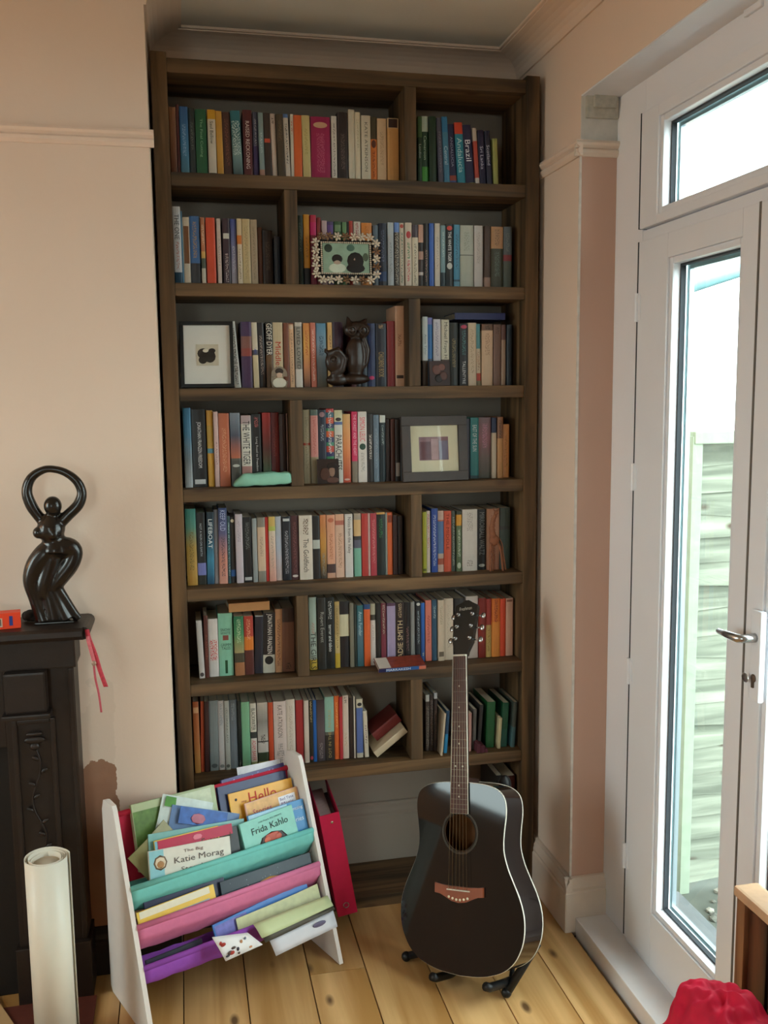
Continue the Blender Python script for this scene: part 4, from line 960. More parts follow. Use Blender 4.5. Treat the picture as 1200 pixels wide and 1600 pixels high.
# woven wire giraffe-like figure, row five right
wf = empty('animal_figure', (.975,.030,SH[5]+.0004)); tag(wf, 'brown twig animal figurine standing before the fifth row of books', 'figurine')
M_twig = plain('8a5438',.7,0,.4,80,.4)
def twig(name, pts, r, mm=M_twig): return tube(name, crspline(pts,5), r, mm, wf, 7)
bm = bmesh.new(); add_ell(bm,(0,0,.098),(.017,.010,.018)); add_tube(bm,[(-.004,0,.11),(-.008,0,.135),(-.004,0,.160),(.004,-.002,.178)],[.011,.009,.007,.006],8); add_ell(bm,(.004,-.008,.184),(.007,.011,.007)); remeshed('body', bm, M_twig, wf, .0022)
for pts in ([(-.012,-.004,.09),(-.016,-.006,.05),(-.014,-.008,.002)],[(-.002,.004,.09),(-.003,.004,.05),(-.004,.002,.002)],[(.010,-.004,.09),(.020,-.006,.06),(.026,-.008,.002)],[(.014,.004,.09),(.028,.002,.06),(.036,-.004,.004)]): twig('leg', pts, .0034)
twig('tail', [(.015,0,.105),(.026,0,.085),(.028,-.002,.062)], .002)
for s in (-1,1): twig('ear', [(.004+s*.004,-.004,.189),(.004+s*.009,-.003,.198)], .0022)
# dark album volumes below the bottom shelf on the right
a1 = make_book('album', .985,.030,.0384,.020,.335,.16,0,'1a1614',''); tag(a1,'black album standing on the base board behind the guitar','album')
a2 = make_book('album', 1.008,.030,.0384,.040,.330,.16,0,'4a1a18',''); tag(a2,'dark maroon album against the right bookcase post behind the guitar','album')

# ------------------------------------------------------------------ pink lever arch file leaning in the bottom bay
lf = empty('lever_arch_file', (.447+.061,-.098,.0386)); lf.rotation_euler = (0,math.radians(-9.0),0); tag(lf,'bright pink lever arch file leaning left beside the kids book rack','file')
lf.location = (.447,-.098,.0386)
M_pink = plain('c81848',.45,0,.08,60)
box('spine', 0,.060,0,.003,.0,.325, M_pink, lf, .001); box('cover_board', 0,.003,.003,.275,0,.325, M_pink, lf, .001); box('cover_board', .057,.060,.003,.275,0,.325, M_pink, lf, .001)
box('paper_stack', .005,.040,.012,.24,.002,.300, plain('b8b0ae',.9,0,.2,90), lf); box('divider_tabs', .041,.054,.012,.235,.002,.285, plain('6a6a70',.8,0,.3,90), lf)
for zz in (.032,.298):
    bm = bmesh.new(); add_tube(bm,[(.030+.008*math.cos(a),-.001,zz+.008*math.sin(a)) for a in [2*math.pi*k/16 for k in range(16)]],.0014,6,True) if zz<.1 else add_ell(bm,(.034,-.0004,zz),(.0045,.001,.0045),12,6)
    bm_obj('rivet', bm, M_steel, lf, True)

# ------------------------------------------------------------------ guitar on a stand
GS = .96
def rot(yaw, lean, roll): return (Matrix.Rotation(yaw,4,'Z') @ Matrix.Rotation(lean,4,'X') @ Matrix.Rotation(roll,4,'Y'))
GR = rot(math.radians(-49.715), math.radians(-18.457), math.radians(-11.334))
gpos = Vector((.728,-.420,.264)) + (GR @ Vector((0,0,-.219*GS)))
gt = empty('acoustic_guitar'); gt.matrix_world = Matrix.Translation(gpos) @ GR @ Matrix.Scale(GS,4)
tag(gt, 'black acoustic guitar with white binding standing before the bookcase', 'guitar')
hw = [(0,0),(.004,.055),(.012,.095),(.028,.136),(.055,.168),(.095,.190),(.135,.198),(.175,.196),(.215,.184),(.255,.165),(.290,.149),(.325,.139),(.355,.1375),(.390,.141),(.425,.146),(.455,.1455),(.478,.137),(.493,.118),(.502,.090),(.507,.050),(.508,0)]
half = crspline([(w_,v,0) for v,w_ in hw], 4)
outline = [(p.x,p.y) for p in half] + [(-p.x,p.y) for p in reversed(half[1:-1])]
gdep = lambda v: .118-.016*(v/.508)
M_gloss = plain('050507',.05,0,0,30,0,.45,.0); M_gside = plain('120a0b',.14,0,.2,12,0,.5,.3); M_bind = plain('d8d2c2',.4,0,.05,60); M_rose = plain('5a2a1a',.45,0,.25,60); M_neck = plain('2a1510',.3,0,.2,40)
HOLE, HR = .372, .050
bm = bmesh.new()
ov = [bm.verts.new((x,0,v)) for x,v in outline]; hv = [bm.verts.new((HR*math.cos(2*math.pi*k/40),0,HOLE+HR*math.sin(2*math.pi*k/40))) for k in range(40)]
es = [bm.edges.new((ov[i],ov[(i+1)%len(ov)])) for i in range(len(ov))]+[bm.edges.new((hv[i],hv[(i+1)%40])) for i in range(40)]
bmesh.ops.triangle_fill(bm, use_beauty=True, use_dissolve=False, edges=es)
for f in list(bm.faces):
    if (f.calc_center_median()-Vector((0,0,HOLE))).length < HR*.6: bm.faces.remove(f)
bmesh.ops.recalc_face_normals(bm, faces=bm.faces)
for f in bm.faces:
    if f.normal.y > 0: f.normal_flip()
me = bpy.data.meshes.new('soundboard'); bm.to_mesh(me); bm.free(); link('soundboard', me, M_gloss, gt)
bm = bmesh.new(); A = [bm.verts.new((x,0,v)) for x,v in outline]; B = [bm.verts.new((x,gdep(v),v)) for x,v in outline]; n = len(outline)
for i in range(n): bm.faces.new((A[i],A[(i+1)%n],B[(i+1)%n],B[i]))
bm_obj('side_rim', bm, M_gside, gt, True)
bm = bmesh.new(); bm.faces.new([bm.verts.new((x,gdep(v),v)) for x,v in outline]); bm_obj('back', bm, M_gside, gt)
prism('inner_back', [(x*.9,.02+v*.92) for x,v in outline], 'y', .094, .096, plain('7a4a22',.7,0,.2,30), gt)
def bind(off): return [Vector((x*(1-.0012/max(abs(x),.01)),off(v),.0012+v*(1-.0024/.508))) for x,v in outline]
tube('binding', bind(lambda v: .0034), .0030, M_bind, gt, 6, True); tube('binding', bind(lambda v: gdep(v)-.0030), .0026, M_bind, gt, 6, True)
bm = bmesh.new()
for rr in (.055,.058): add_tube(bm,[(rr*math.cos(a),-.0004,HOLE+rr*math.sin(a)) for a in [2*math.pi*k/48 for k in range(48)]],.0007,5,True)
bm_obj('rosette', bm, plain('5a564e',.5,0,.1), gt, True)
tube('soundhole_edge', [(HR*math.cos(a),.001,HOLE+HR*math.sin(a)) for a in [2*math.pi*k/40 for k in range(40)]], .0012, plain('3a2414',.6), gt, 6, True)
# bridge with saddle and pins
br = [(-.078,.014),(-.060,.011),(-.030,.009),(.030,.009),(.060,.011),(.078,.014),(.078,-.012),(.060,-.014),(.045,-.020),(.022,-.030),(0,-.033),(-.022,-.030),(-.045,-.020),(-.060,-.014),(-.078,-.012)]
bmesh_br = bmesh.new(); add_prism(bmesh_br, [(x,.219+v) for x,v in br], 'y', -.008, -.0005); bo = bm_obj('bridge', bmesh_br, plain('8a4420',.45,0,.2,60), gt)
box('saddle', -.037,.037,-.0115,-.008,.2175,.2205, M_bind, bo)
for k in range(6):
    x = -.030+.012*k; zz = .201-.006*math.sin(math.pi*k/5)-.001
    bm = bmesh.new(); add_ell(bm,(x,-.0098,zz),(.0036,.003,.0036),10,6); bm_obj('bridge_pin', bm, plain('e0d4b8',.35), bo, True)
# neck, fingerboard, frets, dots
NUT = .867; fend = NUT-.4439; f14 = NUT-.3594
def fw(v): t = (NUT-v)/.4439; return .0215+.0065*t
bm = bmesh.new(); seg = 10; rows = []
for i in range(13):
    v = f14-.012+(NUT-f14+.012)*i/12; w_ = fw(v)
    rows.append([bm.verts.new((w_*math.cos(math.pi*k/seg), .001+.019*math.sin(math.pi*k/seg)**.8, v)) for k in range(seg+1)])
for i in range(12):
    for k in range(seg): bm.faces.new((rows[i][k],rows[i+1][k],rows[i+1][k+1],rows[i][k+1]))
bm.faces.new(rows[0]); bm.faces.new(rows[-1][::-1]); bm_obj('neck', bm, M_neck, gt, True)
bm = bmesh.new(); add_box(bm,-.020,.020,.002,.075,f14-.030,f14+.012,.006); bm_obj('neck_heel', bm, M_neck, gt)
fb = prism('fingerboard', [(-fw(fend),fend),(fw(fend),fend),(fw(NUT),NUT),(-fw(NUT),NUT)], 'y', -.0065, .001, plain('4e281c',.5,0,.25,80), gt)
fb_b = bmesh.new()
for s in (-1,1): add_tube(fb_b,[(s*(fw(fend)+.0006),-.0045,fend),(s*(fw(NUT)+.0006),-.0045,NUT)],.0019,6)
bm_obj('fingerboard_binding', fb_b, M_bind, fb, True)
fr_v = [NUT-.648*(1-2**(-k/12)) for k in range(1,21)]
for v in fr_v: box('fret', -fw(v),fw(v),-.0074,-.0063,v-.0005,v+.0005, plain('8a7c6c',.5,.7,0), fb)
dots = {3:[0],5:[0],7:[0],9:[0],12:[-.012,.012],15:[0],17:[0]}
for k,xs in dots.items():
    v = (NUT-.648*(1-2**(-k/12)) + NUT-.648*(1-2**(-(k-1)/12)))/2
    for x in xs:
        bm = bmesh.new(); add_ell(bm,(x,-.0065,v),(.0026,.0005,.0026),12,4); bm_obj('position_dot', bm, plain('c8bca8',.3), fb, True)
box('nut', -.0220,.0220,-.0085,.001,NUT,NUT+.005, M_bind, gt, .0008)
hd = empty('headstock', (0,.0005,NUT+.004), gt); hd.rotation_euler = (math.radians(-13),0,0)
hp = [(-.0215,0),(-.0225,.012),(-.033,.038),(-.0355,.060),(-.0385,.150),(-.0365,.158),(-.020,.166),(-.006,.174),(.006,.174),(.020,.166),(.0365,.158),(.0385,.150),(.0355,.060),(.033,.038),(.0225,.012),(.0215,0)]
prism('head_plate', hp, 'y', 0, .014, plain('151312',.25,0,.1,30,0,.5,.2), hd)
lettering('Freshman', (-.022,-.0006,.140), (.042,0,.003), (-.001,0,.011), 'b8b0a0', hd, 'logo')
for s in (-1,1):
    for k,zz in enumerate((.052,.090,.128)):
        tp = empty('tuner', (s*.024,0,zz), hd)
        # kept as one mesh per tuner, named part of the headstock
        bpy.data.objects.remove(tp)
        bm = bmesh.new(); add_tube(bm,[(s*.0245,.001,zz),(s*.0245,-.003,zz)],.0062,14); add_tube(bm,[(s*.0245,-.002,zz),(s*.0245,-.011,zz)],.0032,10); add_tube(bm,[(s*.025,.017,zz),(s*.046,.017,zz)],.0024,8); add_ell(bm,(s*.052,.017,zz),(.008,.004,.0095),12,8)
        add_box(bm, s*.025-.007,s*.025+.007,.014,.021,zz-.010,zz+.010,.001)
        bm_obj('tuner', bm, M_steel, hd, True)
for k in range(6):
    xs = -.030+.012*k; xn = -.0165+.0066*k
    tube('string', [(xs,-.0118,.2195),(xn,-.0090,NUT+.003)], .00045+.00008*(5-k), plain('9a8a70',.35,.9,0), gt, 4)
bm = bmesh.new(); add_ell(bm,(0,.055,-.004),(.006,.006,.006)); bm_obj('strap_button', bm, M_steel, gt, True)
# stand
gw = lambda x,y,z: gt.matrix_world @ Vector((x,y,z))
st = empty('guitar_stand', (.80,-.36,0)); tag(st, 'black folding guitar stand with rubber feet under the guitar', 'stand')
M_stand = plain('101011',.45,0,.1,30)
def sp(name, pts, r, seg=10):
    o = tube(name, [Vector(p)-Vector(st.location) for p in pts], r, M_stand, st, seg); return o
piv = gw(.0,.165,.26)
footR, footL, footB = (.828,-.512,.014), (.607,-.300,.016), (.985,-.215,.014)
cR, cL = gw(.085,.135,-.030), gw(-.085,.135,-.030)
sp('front_leg', [piv, gw(.15,.165,.07), footR], .013); sp('front_leg', [piv, gw(-.07,.140,.06), footL], .011); sp('rear_leg', [piv, footB], .010)
for f,d in ((footR,Vector((-.28,-.2,0)).normalized()),(footL,Vector((-.3,0,0)).normalized()),(footB,Vector((.3,.3,0)).normalized())):
    bm = bmesh.new(); add_ell(bm, Vector(f)-Vector(st.location)+Vector((0,0,.000)),(.014,.014,.0138),12,8); bm_obj('rubber_foot', bm, M_stand, st, True)
for sx in (-.085,.085):
    a = gw(sx,.150,.02); b = gw(sx,.135,-.022); c_ = gw(sx,.070,-.022); d_ = gw(sx,.014,-.020)
    if sx < 0: a=gw(sx,.150,.03)
    sp('cradle_arm', [a,b,c_,d_], .007)
    sp('cradle_pad', [b+(c_-b)*.1,c_,d_,gw(sx,-.006,-.014)], .0115)
bm = bmesh.new(); add_ell(bm, gw(.06,.155,.50)-Vector(st.location),(.020,.016,.030)); bm_obj('back_pad', bm, M_stand, st, True)
sp('back_rest_tube', [piv, gw(.055,.155,.49)], .009)

# ------------------------------------------------------------------ white side-panel sling rack for children's books
RO = Vector((-.073,-.489,0)); RY = .415; RW, RD, RH, RT = .553,.281,.546,.085
rk = empty('book_rack', RO); rk.rotation_euler = (0,0,RY); tag(rk, 'white children\'s sling book rack with teal, pink and purple pockets', 'rack')
TANG = (RD-RT)/RH; THETA = math.atan(TANG)
M_white = plain('e2d9d2',.45,0,.04,30)
side = [(.0,0),(RD-.012,0),(RD,.012),(RD,RH-.035),(RD-.012,RH-.006),(RD-.03,RH),(RD-RT+.008,RH),(RD-RT-.001,RH-.012)]
prism('side_panel', side, 'x', -.012, 0.0, M_white, rk); prism('side_panel', side, 'x', RW-.012, RW, M_white, rk)
def cloth_mat(c):
    m = plain(c,.8,0,.10,50,.15,.2); return m
def sling(zf, c, deep, back, name):
    """front hem at height zf on the sloping front edge; cloth drops, then runs back and up"""
    bf = zf*TANG+.004
    pl = lambda c,dz: ((zf-dz)*TANG+.004+c, zf-dz)          # c behind the sloping front plane, dz below the hem
    prof = [(bf,zf+.004),pl(-.003,.006),pl(.002,.020),pl(.008,.032),pl(.022,.046),pl(.044,deep*.86),pl(.058,deep),pl(.074,deep*.92),pl(.088,deep*.6),pl(.092,deep*.3)]
    pts = crspline([(b,z,0) for b,z in prof],3)
    bm = bmesh.new(); NX = 28; rows = []
    for i in range(NX+1):
        u = i/NX; x = .0005+(RW-.013)*u; sag = math.sin(math.pi*u)
        rows.append([bm.verts.new((x, p.x+.0012*math.sin(u*60+k)*min(1,k/6), p.y-.006*sag*min(1,k/8)+.0012*math.sin(u*37+k*.7)*min(1,k/5))) for k,p in enumerate(pts)])
    for i in range(NX):
        for k in range(len(pts)-1): bm.faces.new((rows[i][k],rows[i+1][k],rows[i+1][k+1],rows[i][k+1]))
    o = bm_obj(name, bm, cloth_mat(c), rk, True)
    s = o.modifiers.new('thick','SOLIDIFY'); s.thickness = .0012
    bm = bmesh.new(); add_tube(bm,[(.0,bf+.001,zf),(RW*.5,bf+.001,zf-.0015),(RW-.012,bf+.001,zf)],.0075,12); bm_obj('hem', bm, cloth_mat(c), o, True)
    return o
sling(.348,'78c6be',.078,0,'sling_pocket'); sling(.259,'d87a9e',.078,0,'sling_pocket'); sling(.166,'9650b4',.058,0,'sling_pocket')
bm = bmesh.new(); add_tube(bm,[(0,RD-.010,.488),(RW-.012,RD-.010,.488)],.0075,10); o = bm_obj('rear_rail', bm, cloth_mat('c83048'), rk, True)
prism('sling_back', [(RD-.012,.488),(RD-.010,.488),(RD-.022,.36),(RD-.07,.325),(RD-.072,.327),(RD-.025,.362)], 'x', .001, RW-.0125, cloth_mat('b02840'), rk)
rack_m = Matrix.Translation(RO) @ Matrix.Rotation(RY,4,'Z')
Su = Vector((0,math.sin(THETA),math.cos(THETA))); Nb = Vector((0,math.cos(THETA),-math.sin(THETA)))
def kid(name, aL,zL,aR,zR,c,H,t, cover, label, cat='book', pages='e0d8c4', cuts=None):
    """book standing in the rack; its top edge runs from (aL,zL) to (aR,zR) on the plane c behind the front edge"""
    zb = H; H = (min(zL,zR)-zb)/math.cos(THETA)      # zb: height of the hidden lower edge
    P = Vector((aL, zL*TANG+c, zL)); Q = Vector((aR, zR*TANG+c, zR)); U = (Q-P); W = U.length; U.normalize()
    V = (Nb.cross(U)).normalized()*-1
    V = (Su - Su.dot(U)*U).normalized(); N = V.cross(U)*-1
    if N.dot(Nb) < 0: N = -N
    m = Matrix(((U.x,N.x,V.x,P.x),(U.y,N.y,V.y,P.y),(U.z,N.z,V.z,P.z),(0,0,0,1)))
    root = empty(name); root.matrix_world = rack_m @ m @ Matrix.Translation((0,0,-H))
    tag(root, label, cat)
    if t > .004:
        bm = bmesh.new(); add_box(bm,0,W,0,.0016,0,H,.0005); add_box(bm,0,W,t-.0016,t,0,H,.0005); add_box(bm,0,.0016,.0016,t-.0016,0,H)
        bm_obj('cover', bm, plain(cover,.35,0,.12,40,0,.5), root); box('page_block', .002,W-.003,.0017,t-.0017,.002,H-.003, plain(pages,.9,0,.12,140), root)
    else:
        bm = bmesh.new(); nx = 10; A = []; B = []
        for i in range(nx+1):
            u = i/nx; bend = .006*math.sin(u*math.pi)
            A.append([bm.verts.new((W*u,-bend,0)),bm.verts.new((W*u,-bend*1.5,H))]); B.append([bm.verts.new((W*u,-bend+t,0)),bm.verts.new((W*u,-bend*1.5+t,H))])
        for i in range(nx):
            bm.faces.new((A[i][0],A[i+1][0],A[i+1][1],A[i][1])); bm.faces.new((B[i][0],B[i][1],B[i+1][1],B[i+1][0])); bm.faces.new((A[i][1],A[i+1][1],B[i+1][1],B[i][1])); bm.faces.new((A[i][0],B[i][0],B[i+1][0],A[i+1][0]))
        bm.faces.new((A[0][0],A[0][1],B[0][1],B[0][0])); bm.faces.new((A[-1][0],B[-1][0],B[-1][1],A[-1][1]))
        bm_obj('sheet', bm, plain(cover,.4,0,.25,45), root)
    root['top'] = H
    return root
REF = 0.0
def sh_z(root, z): return z + root['top'] - REF
def patch(root, x0,x1,z0,z1,c, var=.1, y=-.0003, name='cover_panel', scale=60):
    z0, z1 = max(.001,sh_z(root,z0)), sh_z(root,z1)
    if z1 > z0: return box(name, x0,x1,y-.0003,y,z0,z1, plain(c,.4,0,var,scale), root)
def disc(root, cx,cz,rx,rz_,c, y=-.0007, name='cover_picture'):
    cz = sh_z(root,cz)
    if cz-rz_ < .0: return
    bm = bmesh.new(); add_ell(bm,(cx,y,cz),(rx,.0005,rz_),18,4); return bm_obj(name, bm, plain(c,.4,0,.2,70), root, True)
def word(root, s, x, z, w_, h, c, y=-.0012):
    z = sh_z(root,z)
    if z > 0: return lettering(s, (x,y,z), (w_,0,0), (0,0,h), c, root)
# teal pocket, front to back
k = kid('picture_book', .064,.416,.292,.394,.014,.318,.008,'d8d2c4','cream picture book with a round badge, front left of the teal pocket')
REF = 0.155
patch(k,.001,.040,.0,.154,'8ac0c8'); disc(k,.030,.122,.019,.019,'6a5038'); disc(k,.030,.122,.015,.015,'d8c4a8',-.0012); disc(k,.030,.118,.010,.009,'a87848',-.0017)
word(k,'The Big',.095,.134,.055,.010,'7a5a54'); word(k,'Katie Morag',.068,.108,.140,.020,'5a504c'); word(k,'Storybook',.085,.086,.110,.016,'6a5450'); disc(k,.110,.072,.024,.010,'a06a44'); disc(k,.102,.074,.010,.006,'c89878',-.0012); word(k,'Mairi Hedderwick',.050,.052,.034,.006,'4a4a48')
k = kid('picture_book', .326,.414,.494,.424,.014,.318,.008,'7fc4b4','mint green picture book with a dark-haired portrait, front right of teal pocket')
REF = 0.145
word(k,'Little People, BIG DREAMS',.055,.128,.075,.006,'3a5a54'); word(k,'Frida Kahlo',.030,.104,.115,.018,'24302e'); disc(k,.088,.070,.046,.026,'2a1a18'); disc(k,.088,.082,.026,.012,'b84a34',-.0012); disc(k,.070,.078,.010,.009,'c85a3a',-.0017); disc(k,.106,.078,.010,.009,'c05038',-.0017); disc(k,.088,.056,.022,.018,'c8a890',-.0016)
k = kid('picture_book', .270,.411,.322,.409,.0235,.305,.010,'1c1c20','black book spine between the cream and mint picture books'); 
k = kid('picture_book', .086,.432,.268,.423,.0235,.305,.006,'e0b838','yellow and crimson picture book behind the cream storybook')
REF = 0.165
patch(k,.008,.222,.136,.163,'b8284a'); word(k,'Dinner',.040,.118,.075,.020,'3a2a20'); word(k,'Extraord',.130,.124,.085,.018,'4a3422'); disc(k,.120,.150,.014,.008,'d8788a',-.0012); patch(k,.001,.010,.0,.163,'7ab0c0')
k = kid('picture_book', .358,.424,.537,.427,.0235,.305,.007,'3a86c0','blue picture book with pale lettering behind the mint book')
REF = 0.155
word(k,'Amazing',.128,.128,.045,.012,'d8e8f0'); word(k,'stories',.120,.098,.050,.012,'cfe4ee'); patch(k,.002,.125,.143,.154,'a8d0e4')
k = kid('picture_book', .078,.446,.352,.416,.036,.30,.005,'7ab0ac','pale teal picture book edge behind the yellow and crimson one')
k = kid('picture_book', .366,.446,.538,.452,.048,.30,.006,'e0a890','peach pink storybook near the right panel of the rack')
REF = 0.165
patch(k,.004,.168,.116,.163,'e8b070',.3); word(k,'Stories',.020,.126,.060,.016,'b03a60'); patch(k,.105,.160,.122,.152,'e8e4ec',.05,-.0006); word(k,'Bed Time',.110,.140,.044,.008,'4a3a7a'); word(k,'Magic',.112,.126,.040,.009,'5a3a7a')
k = kid('magazine', .165,.490,.352,.420,.060,.33,.003,'6a86b0','blue illustrated magazine lying open on top of the rack books','magazine')
REF = 0.17
patch(k,.02,.16,.125,.168,'3a66b0',.5,-.012); disc(k,.075,.142,.022,.014,'b06a80',-.014); disc(k,.105,.108,.030,.012,'4a3228',-.016); disc(k,.150,.110,.018,.014,'d8d0c8',-.014); disc(k,.06,.104,.024,.012,'7a4a34',-.015)
k = kid('magazine', .148,.518,.285,.462,.070,.34,.003,'ccd8d4','white magazine with a green corner sticking out of the rack','magazine')
REF = 0.18
patch(k,.008,.050,.150,.176,'4a8a2a',.3,-.006)
k = kid('magazine', .020,.400,.130,.465,.048,.30,.004,'8a8458','crumpled olive magazine bent at the left end of the rack','magazine')
# red pocket at the back
k = kid('picture_book', .059,.508,.300,.503,.079,.34,.018,'a8b48a','thick green and cream picture book at the back left of the rack','book','e4dcc4')
REF = 0.17
patch(k,.002,.10,.0,.150,'5a7a3a',.6); patch(k,.10,.228,.02,.165,'c8d0b4',.3)
k = kid('picture_book', .307,.494,.519,.490,.078,.34,.012,'26305e','navy picture book with white page edges at the back right','book','dcd8dc')
k = kid('picture_book', .328,.503,.532,.505,.092,.345,.010,'3c3070','purple glittery picture book at the very back of the rack')
REF = 0.17
for q in range(16): disc(k,.03+random.random()*.14,.11+random.random()*.055,.003,.002,'8a80c0')
k = kid('paper_sheet', .387,.520,.528,.513,.104,.36,.0015,'d4d4dc','white paper sheet sticking up behind the purple book','paper')
k = kid('picture_book', .331,.474,.534,.471,.066,.34,.006,'e8aa30','yellow picture book lettered in red behind the peach storybook')
REF = 0.16
word(k,'Hello',.060,.118,.088,.032,'c8402a'); disc(k,.020,.140,.004,.004,'2a2a2a'); word(k,'my',.036,.126,.016,.006,'a8482a')
# pink pocket
k = kid('picture_book', .034,.300,.258,.297,.024,.225,.009,'272c48','dark navy book with grey page edges, left of the pink pocket','book','a8acb8')
k = kid('picture_book', .008,.288,.222,.294,.013,.230,.006,'e8c050','cream and yellow book back with a barcode, left of pink pocket')
REF = 0.1
patch(k,.006,.200,.082,.099,'e4dcc4'); patch(k,.006,.196,.0,.070,'a8b0bc'); patch(k,.022,.058,.048,.066,'dcdcdc',.02,-.0006)
for q in range(8): box('barcode_bar', .025+q*.004,.0262+q*.004+.001*(q%2),-.0014,-.0010,sh_z(k,.050),sh_z(k,.064), M_black, k)
k = kid('picture_book', .241,.292,.522,.290,.014,.230,.009,'22303c','dark starry picture book with an orange sun, right of pink pocket')
REF = 0.1
disc(k,.145,.056,.040,.018,'c88a3a'); 
for q in range(26): disc(k,.01+random.random()*.26,.02+random.random()*.075,.0014,.0014,'8a98a0')
# purple pocket
k = kid('picture_book', .012,.177,.165,.180,.013,.137,.010,'1e2030','small dark book with cream pages in the purple pocket','book','d8ccb4')
k = kid('picture_book', .205,.192,.500,.218,.028,.135,.007,'4a80c8','blue picture book slanting up out of the purple pocket')
REF = 0.09
patch(k,.004,.10,.04,.085,'7a7ac0',.4); disc(k,.055,.030,.040,.022,'c08050'); word(k,'Happy Stories',.13,.055,.13,.016,'a8ccf0')
k = kid('card_folder', .270,.192,.530,.204,.020,.137,.003,'ccd0a4','pale green card folder standing in the purple pocket','card')
# loose papers hanging over the front hem
def sheet(name, corners, c, label, cat='paper', nx=8):
    P = [Vector(p) for p in corners]  # rack-local: TL,TR,BR,BL
    cen = (P[0]+P[1]+P[2]+P[3])/4
    root = empty(name); root.matrix_world = rack_m @ Matrix.Translation(cen)
    nrm = (P[1]-P[0]).cross(P[3]-P[0]).normalized()
    if nrm.y > 0: nrm = -nrm
    bm = bmesh.new(); G = []
    for j in range(5):
        v = j/4; row = []
        for i in range(nx+1):
            u = i/nx; p = (P[0]*(1-u)+P[1]*u)*(1-v)+(P[3]*(1-u)+P[2]*u)*v - cen
            row.append(bm.verts.new(p+nrm*(.005*math.sin(math.pi*u)*math.sin(math.pi*v)+.002*math.sin(5*u+3*v))))
        G.append(row)
    for j in range(4):
        for i in range(nx): bm.faces.new((G[j][i],G[j][i+1],G[j+1][i+1],G[j+1][i]))
    o = bm_obj('sheet', bm, plain(c,.55,0,.06,40), root, True); s = o.modifiers.new('thick','SOLIDIFY'); s.thickness = .0008
    tag(root, label, cat)
    U = (P[1]-P[0]); V = (P[0]-P[3])
    def at(u,v,off=.006): return P[3]+U*u+V*v-cen+nrm*off
    return root, at, nrm
sh, at, nn = sheet('green_card', [(.300,.048,.186),(.538,.052,.186),(.536,.020,.168),(.305,.010,.162)],'c4cc9c','pale green folded card projecting over the purple hem')
sheet('dark_leaflet', [(.310,.034,.170),(.539,.040,.172),(.539,.016,.158),(.312,.004,.150)],'4a4438','dark olive leaflet directly beneath the pale green card')
sh, at, nn = sheet('white_leaflet', [(.330,.022,.148),(.540,.026,.152),(.539,.006,.112),(.338,-.004,.106)],'d4d2d8','white leaflet with a grey oval hanging over the purple hem')
bm = bmesh.new(); c_ = at(.72,.62,.004); add_ell(bm,c_,(.022,.003,.008),14,6); bm_obj('printed_oval', bm, plain('6a6480',.6), sh, True)
sh, at, nn = sheet('doodle_leaflet', [(.172,.030,.205),(.272,.024,.184),(.300,-.002,.152),(.192,-.004,.148)],'e6e2e0','white leaflet with coloured doodles hanging over the purple hem')
random.seed(9)
for q in range(11):
    u,v = random.uniform(.1,.9),random.uniform(.12,.88); bm = bmesh.new(); add_ell(bm,at(u,v,.0055),(random.uniform(.003,.009),.002,random.uniform(.003,.006)),10,5); bm_obj('doodle', bm, plain(random.choice(['3a3a44','b06a48','a83a30','7a8090','5a4a44','c08a60']),.6), sh, True)
for o in list(C.objects):
    if 'top' in o.keys(): del o['top']

# ------------------------------------------------------------------ fireplace surround on the chimney breast
M_fire2 = plain('241a15',.42,0,.35,30,.25); M_firex = plain('15100d',.6,0,.3,40,.2)
fp = empty('fireplace_surround', (-.80,-.15,0)); tag(fp, 'dark carved wooden fireplace surround with a deep mantel shelf', 'fireplace')
def fpart(name, x0,x1,y0,y1,z0,z1, mat=M_fire2, bev=.003, parent=None):
    o = box(name, x0+.80,x1+.80,y0+.15,y1+.15,z0,z1, mat, parent or fp, bev)
    return o
YF = -.150
bm = bmesh.new(); prof = [(-.15,.985),(-.300,.985),(-.318,.990),(-.326,1.000),(-.322,1.012),(-.310,1.018),(-.15,1.018)]
add_prism(bm, [(y+.15,z) for y,z in prof], 'x', -1.38+.80, -.215+.80); add_tube(bm,[(-.215+.80,-.15-.0+.15,1.0015),(-.215+.80,-.300+.15,1.0015)],.0165,12)
bm_obj('mantel_shelf', bm, M_fire2, fp)
